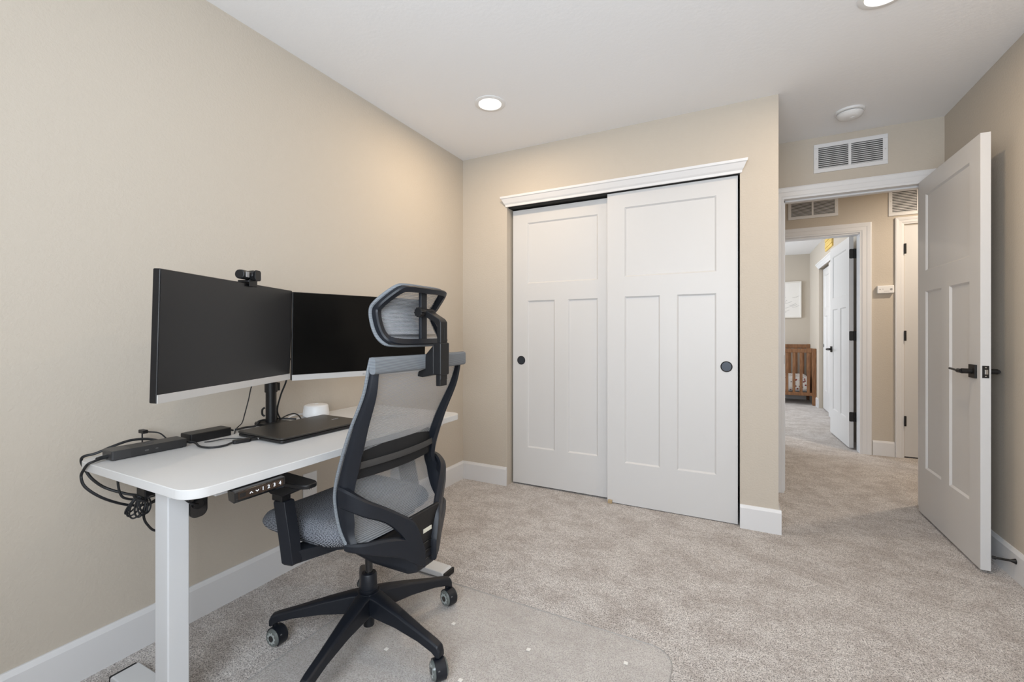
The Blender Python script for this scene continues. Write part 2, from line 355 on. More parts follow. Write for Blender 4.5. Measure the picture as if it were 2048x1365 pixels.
box(b, XB+0.75, XB+0.87, YH+0.12, YB, 0, H)
struct('wall_bedroom_right', b, M['wall'], 'beige bedroom wall with a closet opening', 'wall')
b = B(); box(b, -0.4, XB+0.87, YB, YB+0.12, 0, H)
struct('wall_bedroom_far', b, M['wall'], 'beige far wall of the bedroom behind the crib', 'wall')
b = B(); box(b, -0.4, -0.28, YH+0.12, 3.4, 0, H); box(b, -0.4, -0.28, 5.2, YB, 0, H); box(b, -0.4, -0.28, 3.4, 5.2, 0, 0.8); box(b, -0.4, -0.28, 3.4, 5.2, 2.1, H)
struct('wall_bedroom_left', b, M['wall'], 'beige bedroom wall with a window', 'wall')
WX0, WX1, WZ0, WZ1 = 0.90, 2.70, 0.85, 2.15
b = B(); box(b, -0.12, WX0, YF-0.12, YF, 0, H); box(b, WX1, XR+0.12, YF-0.12, YF, 0, H); box(b, WX0, WX1, YF-0.12, YF, 0, WZ0); box(b, WX0, WX1, YF-0.12, YF, WZ1, H)
struct('wall_front', b, M['wall'], 'beige window wall behind the camera', 'wall')
def window(name, pts, label):
    o = thing(name, pts['c'], label, 'window'); o['kind'] = 'structure'
    return o
win = thing('window_1', (1.80, YF-0.06, 0.85), 'white framed window in the wall behind the camera', 'window', world=True); win['kind'] = 'structure'
b = B()
for a in ((WX0, WX0+.05, WZ0, WZ1), (WX1-.05, WX1, WZ0, WZ1), (WX0+.05, WX1-.05, WZ0, WZ0+.05), (WX0+.05, WX1-.05, WZ1-.05, WZ1), (1.775, 1.825, WZ0+.05, WZ1-.05)): box(b, a[0], a[1], YF-.08, YF-.03, a[2], a[3])
mk('window_frame', b, M['trim'], win, bevel=0.003)
mk('pane', bx(WX0+.05, WX1-.05, YF-.058, YF-.052, WZ0+.05, WZ1-.05), M['glass'], win)
win = thing('window_2', (-0.34, 4.3, 0.8), 'white framed window in the bedroom side wall', 'window', world=True); win['kind'] = 'structure'
b = B()
for a in ((3.4, 3.45, .8, 2.1), (5.15, 5.2, .8, 2.1), (3.45, 5.15, .8, .85), (3.45, 5.15, 2.05, 2.1)): box(b, -.37, -.31, a[0], a[1], a[2], a[3])
mk('window_frame', b, M['trim'], win, bevel=0.003)
mk('pane', bx(-.343, -.337, 3.45, 5.15, .85, 2.05), M['glass'], win)

# baseboards: flat board with an eased top
def base_profile(d, h=0.134): return [(0, 0), (d, 0), (d, h-0.016), (d*0.45, h), (0, h)]
BD = 0.014
def baseboard(name, runs, label):
    b = B()
    for ax, at, sgn, a, c in runs:      # ax 'x': board lies on plane x=at, faces sgn, runs along y a..c
        pr = [(at+sgn*p, z) for p, z in base_profile(BD)]
        if ax == 'x':
            v0 = [b.verts.new((p, a, z)) for p, z in pr]; v1 = [b.verts.new((p, c, z)) for p, z in pr]
        else:
            v0 = [b.verts.new((a, p, z)) for p, z in pr]; v1 = [b.verts.new((c, p, z)) for p, z in pr]
        n = len(pr); b.faces.new(v0); b.faces.new(v1[::-1])
        for i in range(n): b.faces.new((v0[i], v0[(i+1) % n], v1[(i+1) % n], v1[i]))
    return struct(name, b, M['trim'], label, 'baseboard')
baseboard('baseboard_left', [('x', 0, 1, YF, 0)], 'white baseboard along the left wall under the desk')
baseboard('baseboard_back', [('y', 0, -1, BD, 0.383)], 'short white baseboard left of the closet doors')
baseboard('baseboard_corner', [('y', 0, -1, 1.894, 2.084+BD), ('x', 2.084, 1, 0, YA)], 'white baseboard wrapping the outside corner right of the closet')
baseboard('baseboard_right', [('x', XR, -1, YF, YA)], 'white baseboard on the right wall behind the door')
baseboard('baseboard_hall', [('y', YH, -1, 2.979, 3.136)], 'short white baseboard between the two hallway door casings')
baseboard('baseboard_bedroom', [('x', XB, -1, 5.05, YB), ('y', YB, -1, -.28, XB)], 'white baseboard in the bedroom beside the crib')
baseboard('baseboard_front', [('y', YF, 1, 0, XR)], 'white baseboard below the window behind the camera')

# moulded door casings
def casing_profile(wd, d=0.018): return [(0, 0), (0, 0.010), (0.012, 0.012), (0.018, 0.015), (wd*0.55, 0.0155), (wd*0.62, d), (wd-0.008, d+0.002), (wd, d), (wd, 0)]
def casing(bm, x0, x1, ztop, yface, sgn, wd=0.07):
    """three sided casing round an opening x0..x1 in plane y=yface, facing sgn*y"""
    pr = casing_profile(wd)
    path = [((x0, 0), (-1, 0)), ((x0, ztop), (-1, 1)), ((x1, ztop), (1, 1)), ((x1, 0), (1, 0))]
    rings = []
    for (x, z), (dx, dz) in path: rings.append([bm.verts.new((x+dx*a, yface+sgn*c, z+dz*a)) for a, c in pr])
    n = len(pr)
    for i in range(3):
        for k in range(n): bm.faces.new((rings[i][k], rings[i][(k+1) % n], rings[i+1][(k+1) % n], rings[i+1][k]))
    bm.faces.new(rings[0]); bm.faces.new(rings[3][::-1])
def jamb(bm, x0, x1, zt, y0, y1, t=0.018):
    box(bm, x0, x0+t, y0, y1, 0, zt); box(bm, x1-t, x1, y0, y1, 0, zt); box(bm, x0+t, x1-t, y0, y1, zt-t, zt)
b = B(); casing(b, 2.17, 2.92, 2.045, YA, -1, 0.078); casing(b, 2.17, 2.92, 2.045, YA+0.12, 1, 0.078); jamb(b, 2.152, 2.938, 2.063, YA, YA+0.12)
box(b, 2.17, 2.18, YA+.045, YA+.075, 0, 2.045); box(b, 2.17, 2.92, YA+.045, YA+.075, 2.035, 2.045)
t1 = struct('trim_1', b, M['trim'], 'white moulded casing round the entry doorway', 'door casing')
mk('strike_plate', bx(2.1685, 2.172, YA-.004, YA+.03, .90, .96), M['iron'], t1, bevel=.001, label='black strike plate')
b = B(); casing(b, 2.15, 2.885, 2.045, YH, -1, 0.085); jamb(b, 2.130, 2.903, 2.05, YH, YH+0.12)
struct('trim_2', b, M['trim'], 'white moulded casing round the bedroom doorway across the hall', 'door casing')
b = B(); casing(b, 3.20, 3.87, 2.085, YH, -1, 0.062); jamb(b, 3.187, 3.883, 2.10, YH, YH+0.12, 0.013)
struct('trim_3', b, M['trim'], 'white moulded casing round the closed hall door', 'door casing')
# crown head moulding over the closets
def crown(bm, x0, x1, z0, y, f):
    pr = [(0, 0), (-0.010, 0), (-0.012, 0.014), (-0.020, 0.024), (-0.034, 0.052), (-0.040, 0.056), (-0.042, 0.070), (0, 0.070)]
    A = [bm.verts.new(f(x0-max(0, -d)*0.95, y+d, z0+h)) for d, h in pr]; C = [bm.verts.new(f(x1+max(0, -d)*0.95, y+d, z0+h)) for d, h in pr]
    n = len(pr); bm.faces.new(A); bm.faces.new(C[::-1])
    for k in range(n): bm.faces.new((A[k], A[(k+1) % n], C[(k+1) % n], C[k]))
b = B(); crown(b, 0.385, 1.895, 2.032, 0.0, lambda x, y, z: (x, y, z))
struct('trim_4', b, M['trim'], 'white crown head moulding above the sliding closet doors', 'crown moulding')
b = B(); crown(b, 3.60, 5.05, 2.06, 0.0, lambda x, y, z: (XB+y, x, z))
struct('trim_5', b, M['trim'], 'white crown head moulding above the bedroom closet', 'crown moulding')
# near-black strip for the shaded gap above the closet doors, at their track
b = B(); box(b, 0.384, 1.893, 0.02, 0.115, 2.030, 2.0445)
struct('trim_6', b, M['dark'], 'dark strip for the shaded gap at the sliding door track under the closet head', 'door track')

# panelled door leaf in local space: width along x 0..w, thickness y 0..t, height z0..z1
def leaf(w, z0, z1, t, st=0.113, top=0.10, lock=(1.36, 1.48), bot=0.27, mull=0.10, dep=0.009, sl=0.009):
    bm = B(); m0 = w/2-mull/2; m1 = w/2+mull/2; zt = z1-top; zb = z0+bot
    pan = [(st, w-st, lock[1], zt), (st, m0, zb, lock[0]), (m1, w-st, zb, lock[0])]
    solid = [(0, st, z0, z1), (w-st, w, z0, z1), (st, w-st, zt, z1), (st, w-st, lock[0], lock[1]), (st, w-st, z0, zb), (m0, m1, zb, lock[0])]
    def q(pts, flip):
        vs = [bm.verts.new(p) for p in (pts[::-1] if flip else pts)]; bm.faces.new(vs)
    for y, s, fl in ((0, 1, False), (t, -1, True)):
        for a in solid: q([(a[0], y, a[2]), (a[1], y, a[2]), (a[1], y, a[3]), (a[0], y, a[3])], fl)
        for a in pan:
            o = [(a[0], y, a[2]), (a[1], y, a[2]), (a[1], y, a[3]), (a[0], y, a[3])]
            yi = y+s*dep; i = [(a[0]+sl, yi, a[2]+sl), (a[1]-sl, yi, a[2]+sl), (a[1]-sl, yi, a[3]-sl), (a[0]+sl, yi, a[3]-sl)]
            q(i, fl)
            for k in range(4): q([o[k], o[(k+1) % 4], i[(k+1) % 4], i[k]], fl)
    q([(0, 0, z0), (0, t, z0), (0, t, z1), (0, 0, z1)], True); q([(w, 0, z0), (w, t, z0), (w, t, z1), (w, 0, z1)], False)
    q([(0, 0, z1), (w, 0, z1), (w, t, z1), (0, t, z1)], False); q([(0, 0, z0), (w, 0, z0), (w, t, z0), (0, t, z0)], True)
    return bm
def put(bm, name, parent_loc, rotz, label, cat='door'):
    # keep authored winding of the leaf: no recalculation
    me = bpy.data.meshes.new(name); bm.to_mesh(me); bm.free(); me.materials.append(M['door'])
    o = bpy.data.objects.new(name, me); COL.objects.link(o); o.location = parent_loc; o.rotation_euler = (0, 0, rotz)
    ORG[o.name] = Vector((0, 0, 0))
    return props(o, label, cat, None, 'structure')
def pull(parent, x, z, r=0.032):
    b = B(); lathe(b, [(r, 0), (r, -0.0022), (r-0.003, -0.003), (r-0.005, -0.0015), (r-0.006, 0.0)], (0, 0, 0), 40, 'Y')
    bmesh.ops.translate(b, verts=b.verts, vec=(x, 0, z)); o = mk('finger_pull', b, M['iron'], parent, smooth=True, label='round black recessed pull')
    b = B(); lathe(b, [(r-0.005, -0.0008), (r-0.005, -0.0004)], (x, 0, z), 40, 'Y'); mk('pull_cup', b, mat('pull_cup_black', (0.035, 0.042, 0.055), 0.35, metal=0.3), o, smooth=True)
d = put(leaf(0.76, 0.012, 2.018, 0.034, lock=(1.35, 1.475), bot=0.268, st=0.118), 'door_1', (0.398, 0.068, 0), 0, 'left sliding closet door, white three-panel, tucked behind its neighbour'); pull(d, 0.466-0.398, 0.914)
d = put(leaf(0.765, 0.005, 2.028, 0.034, lock=(1.35, 1.478), bot=0.268, st=0.113), 'door_2', (1.118, 0.022, 0), 0, 'right sliding closet door, white three-panel, overlapping in front'); pull(d, 1.824-1.118, 0.917)
props(mk('floor_guide', bx(1.125, 1.152, 0.005, 0.022, 0.0, 0.022), M['tan'], org=(1.138, 0.013, 0), bevel=0.002), 'small tan nylon floor guide where the closet doors overlap', 'door guide')

# lever handle, local: plate on y=0 facing -y, lever pointing to +x * dirx
def lever(parent, x, z, y, sgn, dirx, name='door_handle'):
    b = B(); box(b, x-0.032, x+0.032, min(y, y+sgn*0.009), max(y, y+sgn*0.009), z-0.032, z+0.032)
    pl = mk(name, b, M['iron'], parent, bevel=0.0015, label='black lever handle with square plate')
    b = B(); cyl(b, (x, y, z), (x, y+sgn*0.045, z), 0.0125); tube(b, [(x-dirx*0.004, y+sgn*0.045, z), (x+dirx*0.03, y+sgn*0.047, z), (x+dirx*0.06, y+sgn*0.046, z+0.001), (x+dirx*0.125, y+sgn*0.046, z+0.004)], 0.009, 12, 4, rfun=lambda t: 0.0105 if t < 0.35 else 0.0052)
    mk('lever', b, M['iron'], pl, smooth=True)
# entry door, open against the right wall: local x runs from hinge to latch, local -y is the visible face
t_ = 0.036; wd_ = 0.768
d = put(leaf(wd_, 0.014, 2.045, t_, lock=(1.365, 1.487), bot=0.288, st=0.108), 'door_3', (2.882, 0.737, 0), R(-90), 'open white three-panel entry door with black lever, leaning towards the right wall')
# rotated -90: local x -> world -y, local y -> world +x ; visible face local y=0 faces world -x
d.rotation_euler = (0, 0, R(-89.6))
lever(d, wd_-0.062, 0.932, 0, -1, -1); lever(d, wd_-0.062, 0.932, t_, 1, -1)
o = mk('latch_plate', bx(wd_, wd_+0.0015, 0.006, 0.030, 0.905, 0.962), M['iron'], d, bevel=0.0006, label='black latch plate on the door edge')
mk('latch_bolt', bx(wd_+0.001, wd_+0.010, 0.012, 0.024, 0.922, 0.944), M['chrome'], o, bevel=0.002)
for z in (.954, .913): mk('screw', cyl(B(), (wd_+.001, .018, z), (wd_+.0025, .018, z), .0032, n=12), M['chrome'], o, smooth=True)
def hinge(parent, p, z, nm='hinge'):
    b = B(); cyl(b, (p[0], p[1], z-0.045), (p[0], p[1], z+0.045), 0.0080, n=14); mk(nm, b, M['iron'], parent, smooth=True, label='black hinge')
for z in (0.30, 1.09, 1.87): hinge(d, (-0.006, t_+0.004), z)
# bedroom door, open into the bedroom
d = put(leaf(0.755, 0.012, 2.04, 0.035, lock=(1.37, 1.49), bot=0.27), 'door_4', (2.868, 2.402, 0), R(90+2.5), 'open white three-panel bedroom door seen across the hall')
# local x -> world +y ; local y -> world -x : visible face is local y = t (world -x)
lever(d, 0.755-0.065, 0.935, 0.035, 1, -1)
for z in (0.31, 1.087, 1.875):
    b = B(); prism(b, rrect(0.032, 0.092, 0.009, 3, 0.018, z), 0, -0.002, 0.0); box(b, -0.004, -0.0005, -0.022, 0.004, z-0.046, z+0.046)
    cyl(b, (-0.004, -0.004, z-.046), (-0.004, -0.004, z+.046), 0.006, n=12)
    mk('hinge', b, M['iron'], d, bevel=0.0006, label='black hinge leaf')
# closed hall door
d = put(leaf(0.655, 0.012, 2.078, 0.035, st=0.165, lock=(1.37, 1.49), bot=0.27, mull=.09), 'door_5', (3.205, YH+0.004, 0), 0, 'closed white hall door right of the carbon monoxide alarm')
for z in (0.33, 1.09, 1.865): hinge(d, (0.002, -0.020), z)
# bedroom closet sliding panel
d = put(leaf(0.74, 0.012, 2.045, 0.034), 'door_6', (XB+0.05, 5.03, 0), R(-90), 'white sliding closet door in the bedroom wall')
pull(d, 0.06, 0.93, 0.026)
d = put(leaf(0.74, 0.005, 2.05, 0.034), 'door_7', (XB+0.01, 4.32, 0), R(-90), 'nearer white sliding closet door in the bedroom, half hidden by the open door')

# ------------------------------------------------------------------ recessed lights
def recessed(x, y, label, power=8):
    t = thing('recessed_light', (x, y, H), label, 'ceiling light', 'recessed ceiling lights in the room')
    b = B(); lathe(b, [(0.088, 0.0), (0.088, -0.003), (0.084, -0.0055), (0.066, -0.0065), (0.062, -0.003), (0.060, 0.0)], (0, 0, 0), 48)
    mk('trim_ring', b, M['white_plastic'], t, smooth=True)
    b = B(); lathe(b, [(0.0605, -0.0018), (0.0605, -0.0032), (0.03, -0.004), (0.001, -0.004)], (0, 0, 0), 48); mk('lens', b, M['lamp'], t, smooth=True)
    l = area('downlight', (x, y, H-0.012), (0, 0, 0), 0.12, 0.12, power, (1.0, 0.76, 0.50), True)
    return t
recessed(0.61, -0.642, 'round recessed ceiling light above the desk near the closet corner')
recessed(2.395, -0.660, 'round recessed ceiling light cut off by the top edge, nearer the doorway')
area('hall_fill_light', (3.6, 1.55, H-0.012), (0, 0, 0), 0.12, 0.12, 22, (1.0, 0.84, 0.66), True)  # unseen warm lamp without a fixture, added to light the hall
area('bedroom_fill_light', (2.0, 4.2, H-0.012), (0, 0, 0), 0.12, 0.12, 9, (1.0, 0.85, 0.68), True)  # added lamp out of view, brightens the bedroom

# smoke detector
t = thing('smoke_detector', (2.478, 0.412, H), 'round white smoke detector on the ceiling above the doorway', 'smoke detector')
b = B(); lathe(b, [(0.073, 0.0), (0.073, -0.010), (0.067, -0.013), (0.062, -0.013)], (0, 0, 0), 48); mk('mounting_ring', b, M['white_plastic'], t, smooth=True)
b = B(); lathe(b, [(0.0595, -0.0135), (0.0595, -0.0165)], (0, 0, 0), 48); mk('smoke_gap', b, M['gap_shade'], t)
b = B(); lathe(b, [(0.064, -0.0162), (0.066, -0.022), (0.058, -0.036), (0.040, -0.044), (0.018, -0.046), (0.001, -0.046)], (0, 0, 0), 48); body = mk('cover', b, M['white_plastic'], t, smooth=True)
b = B(); lathe(b, [(0.012, -0.0455), (0.012, -0.048), (0.001, -0.048)], (0.01, -0.01, 0), 24); mk('test_button', b, M['white_plastic'], body, smooth=True)

# return air grilles on y planes facing -y
def grille(name, x0, x1, z0, z1, y, label, fr=0.026, nsl=11, group='return air grilles'):
    t = thing(name, ((x0+x1)/2, y, z0), label, 'air vent', group, world=True)
    xm = (x0+x1)/2; b = B()
    for a in ((x0, x1, z0, z0+fr), (x0, x1, z1-fr, z1), (x0, x0+fr, z0+fr, z1-fr), (x1-fr, x1, z0+fr, z1-fr), (xm-0.008, xm+0.008, z0+fr, z1-fr)): box(b, a[0], a[1], y-0.008, y, a[2], a[3])
    mk('grille_frame', b, M['trim'], t, bevel=0.0015)
    mk('shade_backing', bx(x0+fr*.5, x1-fr*.5, y-0.0009, y-0.0001, z0+fr*.5, z1-fr*.5), M['gap_shade'], t)  # dark sheet paints the shade in the gaps between the louvres
    b = B(); dz = (z1-z0-2*fr)/nsl
    for k in range(nsl):
        z = z0+fr+dz*(k+0.5)
        for a, c in ((x0+fr, xm-0.008), (xm+0.008, x1-fr)):
            hexa(b, [(a, y-0.0075, z-dz*0.42), (c, y-0.0075, z-dz*0.42), (c, y-0.0012, z+dz*0.10), (a, y-0.0012, z+dz*0.10)],
                 [(a, y-0.0075, z-dz*0.22), (c, y-0.0075, z-dz*0.22), (c, y-0.0012, z+dz*0.22), (a, y-0.0012, z+dz*0.22)])
    mk('louvres', b, M['trim'], t)
    for x in (x0+fr*.5, x1-fr*.5): mk('screw', cyl(B(), (x, y-0.0078, (z0+z1)/2), (x, y-0.0095, (z0+z1)/2), 0.004, n=14), M['silver'], t, smooth=True)
grille('return_air_grille', 2.342, 2.736, 2.197, 2.390, YA, 'white louvred return air grille on the wall above the entry door casing')
grille('return_air_grille', 2.321, 2.722, 2.221, 2.402, YH, 'white louvred grille in the hall above the bedroom doorway, seen through the entry doorway')
grille('return_air_grille', 3.093, 3.50, 2.168, 2.432, YH, 'taller louvred grille above the closed hall door, partly hidden by the open entry door', nsl=15)

# carbon monoxide alarm
t = thing('carbon_monoxide_alarm', (3.066, YH, 1.472), 'small white rectangular alarm on the hallway wall beside the closed door casing', 'alarm', world=True)
body = mk('alarm_case', bx(3.006, 3.127, YH-0.034, YH, 1.472, 1.542), M['white_plastic'], t, bevel=0.006, seg=3)
b = B(); cyl(b, (3.106, YH-0.0335, 1.508), (3.106, YH-0.036, 1.508), 0.009, n=20); mk('test_button', b, M['print_grey'], body, smooth=True)
b = B(); box(b, 3.040, 3.052, YH-0.0345, YH-0.0338, 1.508, 1.511); box(b, 3.054, 3.092, YH-0.0345, YH-0.0338, 1.489, 1.491); box(b, 3.022, 3.030, YH-0.0345, YH-0.0338, 1.504, 1.512); mk('printed_marks', b, M['print_grey'], body)

# wall outlet
t = thing('wall_outlet', (0, -1.366, 0.349), 'white wall outlet plate below the desk on the left wall', 'outlet', world=True)
pl = mk('outlet_plate', bx(0, 0.006, -1.405, -1.327, 0.305, 0.425), M['white_plastic'], t, bevel=0.002)
for z in (0.345, 0.385):
    b = B(); box(b, 0.0055, 0.0075, -1.384, -1.348, z-0.014, z+0.014)
    for y in (-1.372, -1.360): box(b, 0.0072, 0.0079, y-0.001, y+0.001, z-0.004, z+0.006, 1)
    mk('socket', b, [M['white_plastic'], M['dark']], pl)

# door stop
t = thing('door_stop', (XR-BD, -0.058, 0.082), 'black door stop sticking out of the baseboard behind the open door', 'door stop', world=True)
b = B(); tube(b, [(XR-BD, -0.058, 0.088), (XR-BD-0.012, -0.057, 0.088), (XR-BD-0.03, -0.056, 0.088), (XR-BD-0.065, -0.054, 0.088)], 0.006, 20, 8, rfun=lambda q: 0.013-0.008*min(1, q*2.2) if q > 0.02 else 0.012)
mk('stop_rod', b, M['iron'], t, smooth=True)
b = B(); cyl(b, (XR-BD-0.064, -0.054, 0.088), (XR-BD-0.0745, -0.0535, 0.088), 0.0075, n=18); mk('rubber_tip', b, M['rubber'], t, smooth=True)

# ------------------------------------------------------------------ bedroom contents
t = thing('picture_frame', (2.62, YB, 1.372), 'pale framed line drawing hanging on the far bedroom wall above the crib', 'picture', world=True)
b = B()
for a in ((2.37, 2.388, 1.372, 1.984), (2.812, 2.83, 1.372, 1.984), (2.388, 2.812, 1.372, 1.39), (2.388, 2.812, 1.966, 1.984)): box(b, a[0], a[1], YB-0.035, YB, a[2], a[3])
mk('frame', b, M['frame_white'], t, bevel=0.002)
b = bx(2.388, 2.812, YB-0.02, YB-0.002, 1.39, 1.966); nf = len(b.faces)
rnd = random.Random(4)
for k in range(16):
    x = 2.60+rnd.uniform(-.15, .12); z = 1.44+k*0.018
    tube(b, [(x, YB-0.0205, z), (x+0.05, YB-0.0205, z+0.008), (x+0.10, YB-0.0205, z+0.03)], 0.0016, 5, 3)
b.faces.ensure_lookup_table()
for f in b.faces[nf:]: f.material_index = 1
mk('print', b, [M['canvas'], M['print_grey']], t)
t = thing('yellow_wall_sign', (XB, 4.2, 2.21), 'yellow slatted wooden sign high on the bedroom wall above the closet', 'sign', world=True)
b = B()
for k in range(4): box(b, XB-0.018-(k % 2)*0.003, XB, 3.92, 4.41, 2.215+k*0.041, 2.215+k*0.041+0.037)
mk('sign_board', b, M['yellow'], t, bevel=0.001)

t = thing('crib', (2.25, 5.6, 0), 'brown walnut wooden crib standing against the far bedroom wall', 'crib', world=True)
def crib_panel(y, top, nm):
    mk('top_rail', bx(1.62, 2.894, y-0.014, y+0.014, top-0.066, top-0.004), M['wood'], t, bevel=0.004)
    mk('bottom_rail', bx(1.62, 2.894, y-0.014, y+0.014, 0.145, 0.195), M['wood'], t, bevel=0.004)
    x = 1.70
    while x < 2.88:
        mk('slat', bx(x, x+0.038, y-0.008, y+0.008, 0.195, top-0.066), M['wood'], t, bevel=0.002); x += 0.094
for x in (1.575, 2.896):
    for y in (5.28, 5.93):
        mk('leg', bx(x, x+0.052, y-0.022, y+0.022, 0, 0.875 if y < 5.5 else 0.93), M['wood'], t, bevel=0.008)
crib_panel(5.28, 0.875, 'front'); crib_panel(5.93, 0.93, 'back')
for x in (1.60, 2.922):
    b = B(); box(b, x-0.012, x+0.012, 5.302, 5.908, 0.80, 0.87); box(b, x-0.012, x+0.012, 5.302, 5.908, 0.145, 0.20)
    y = 5.36
    while y < 5.88: box(b, x-0.008, x+0.008, y, y+0.034, 0.20, 0.80); y += 0.085
    mk('end_panel', b, M['wood'], t, bevel=0.002)
m_ = thing('crib_mattress', (2.25, 5.6, 0.20), 'small crib mattress under a white sheet printed with red and dark leaves', 'mattress', world=True)
b = B(); prism(b, rrect(0.60, 0.24, 0.07, 6, 5.605, 0.32), 0, 1.64, 2.862)
mk('fitted_sheet', b, M['sheet'], m_, bevel=0.03, seg=4)

# ------------------------------------------------------------------ desk
DZ = 0.728
t = thing('standing_desk', (0.40, -1.665, 0), 'white electric standing desk along the left wall, narrow top on two columns', 'desk', world=True)
def rprism(x0, x1, y0, y1, z0, z1, r, n=8):
    return prism(B(), [((x0+x1)/2+a, (y0+y1)/2+c) for a, c in rrect(x1-x0, y1-y0, r, n)], 2, z0, z1)
mk('desktop', rprism(0.088, 0.702, -2.262, -1.066, DZ-0.025, DZ, 0.055), M['desk'], t, bevel=0.002, seg=3)
for yc, lab in ((-2.153, 'near'), (-1.185, 'far')):
    b = B(); box(b, 0.385, 0.455, yc-0.034, yc+0.022, 0.028, 0.668)
    lg = mk('leg', b, M['white_metal'], t, bevel=0.004, seg=3)
    mk('leg_sleeve', bx(0.378, 0.462, yc-0.030, yc+0.030, 0.645, DZ-0.0255), M['white_metal'], lg, bevel=0.003)
    b = B(); prism(b, [(0.118, 0.006), (0.118, 0.022), (0.128, 0.030), (0.36, 0.034), (0.48, 0.034), (0.690, 0.030), (0.702, 0.020), (0.702, 0.006)], 1, yc-0.037, yc+0.037)
    ft = mk('foot', b, M['white_metal'], t, bevel=0.004)
    mk('foot_cap', bx(0.700, 0.712, yc-0.036, yc+0.036, 0.002, 0.027), M['rubber'], ft, bevel=0.003, label='black rubber end cap')
    mk('foot_cap', bx(0.108, 0.119, yc-0.036, yc+0.036, 0.002, 0.024), M['rubber'], ft, bevel=0.003, label='black rubber end cap')
    mk('mounting_block', bx(0.4625, 0.482, yc-0.030, yc+0.005, 0.662, DZ-0.0255), M['white_metal'], lg, bevel=0.002)
    mk('support_bracket', bx(0.13, 0.66, yc-0.02, yc+0.02, DZ-0.045, DZ-0.0255), M['white_metal'], t, bevel=0.002)
mk('crossbeam', bx(0.385, 0.455, -2.12, -1.22, 0.668, DZ-0.0255), M['white_metal'], t, bevel=0.002)
b = B(); prism(b, rrect(0.050, 0.137, 0.020, 6, -2.104, 0.632), 0, 0.388, 0.452); m_ = mk('motor_housing', b, M['gloss_black'], t, bevel=0.003, label='black motor housing on the near leg')
b = B(); cyl(b, (0.451, -2.108, 0.605), (0.459, -2.108, 0.605), 0.014); mk('motor_boss', b, M['black'], m_, smooth=True)
mk('motor_cable', tube(B(), [(0.47, -2.175, 0.702), (0.474, -2.170, 0.670), (0.476, -2.155, 0.640), (0.470, -2.130, 0.615), (0.458, -2.110, 0.606)], 0.003, 8), M['cable'], m_, smooth=True)
# hand controller hanging from the front edge
b = B(); prof = [(0.712, 0.7005), (0.720, 0.6985), (0.721, 0.676), (0.713, 0.667), (0.690, 0.672), (0.684, 0.7005)]
prism(b, [(x, z) for x, z in prof], 1, -2.158, -2.014)
hc = mk('controller', b, M['gloss_black'], t, bevel=0.003, seg=3, label='glossy black hand controller with height buttons')
mk('button_panel', bx(0.7195, 0.7218, -2.150, -2.022, 0.6765, 0.6955), M['bronze'], hc, bevel=0.0006)
mk('display', bx(0.7216, 0.7222, -2.147, -2.131, 0.682, 0.692), M['gloss_black'], hc)
for i, (y, s) in enumerate(((-2.083, '1'), (-2.0665, '2'), (-2.0495, '3'), (-2.0325, '4'))):
    text('button_mark', s, 0.0135, (0.7222, y, 0.6865), (PI/2, 0, PI/2), M['print_white'], hc, 0.0003, bold=0.0004)
    mk('button_ring', tube(B(), [(0.7221, y+0.0075*math.cos(k*PI/12), 0.6865+0.0075*math.sin(k*PI/12)) for k in range(24)], 0.0003, 5, 0, closed=True), M['bronze_light'], hc)
for y, s in ((-2.116, 1), (-2.0995, -1)):
    b = B(); tube(b, [(0.7224, y-0.004, 0.6865-0.002*s), (0.7224, y, 0.6865+0.002*s), (0.7224, y+0.004, 0.6865-0.002*s)], 0.0011, 6, 0); mk('arrow_mark', b, M['print_white'], hc)

# ------------------------------------------------------------------ monitors
def monitor(loc, rz, tilt, Hm, label, scr, brand):
    t = thing('monitor', loc, label, 'monitor', 'monitors on the desk', rot=(tilt, 0, rz))
    W = 0.61; h = W/2
    b = B(); prism(b, [(-h, 0.0), (h, 0.0), (h, Hm), (-h, Hm)], 1, 0.0012, 0.022); mk('housing', b, M['black'], t, bevel=0.003)
    b = B(); hexa(b, [(-h+.03, .0215, .03), (h-.03, .0215, .03), (h-.09, .045, .08), (-h+.09, .045, .08)], [(-h+.03, .0215, Hm-.03), (h-.03, .0215, Hm-.03), (h-.09, .045, Hm-.08), (-h+.09, .045, Hm-.08)]); mk('rear_shell', b, M['black'], t, bevel=0.006)
    mk('screen', bx(-h+0.002, h-0.002, 0.0, 0.002, 0.0235, Hm-0.002), scr, t)
    ch = mk('bottom_bezel', bx(-h+0.0005, h-0.0005, -0.0014, 0.0011, -0.0003, 0.0225), M['silver'], t, bevel=0.0004)
    mk('vesa_plate', bx(-.05, .05, .045, .055, Hm/2-.05, Hm/2+.05), M['black'], t, bevel=0.002)
    if brand: text('logo', 'acer', 0.016, (0.0, -0.0018, 0.0105), (PI/2, 0, 0), M['print_grey'], t)
    return t
monitor((0.426, -1.9755, 0.931), R(113.6), 0.031, 0.351, 'left monitor, wide black screen with silver chin and the webcam on top', M['screen'], False)
monitor((0.4115, -1.403, 0.9245), R(69.96), 0.031, 0.353, 'right monitor, black screen with its weaker reflection put into the colour, partly hidden behind the chair headrest', M['screen_right'], True)
t = thing('monitor_mount', (0.128, -1.655, DZ), 'black pole mount holding both monitors, clamped at the back of the desk', 'monitor mount', world=True)
mk('clamp_base', rprism(0.085, 0.19, -1.705, -1.605, DZ, DZ+0.012, 0.012), M['black'], t, bevel=0.002)
mk('clamp_bracket', bx(0.072, 0.087, -1.69, -1.62, DZ-0.06, DZ+0.012), M['black'], t, bevel=0.002)
b = B(); cyl(b, (0.128, -1.655, DZ+0.012), (0.128, -1.655, 1.17), 0.0205, n=32); po = mk('pole', b, M['black'], t, smooth=True)
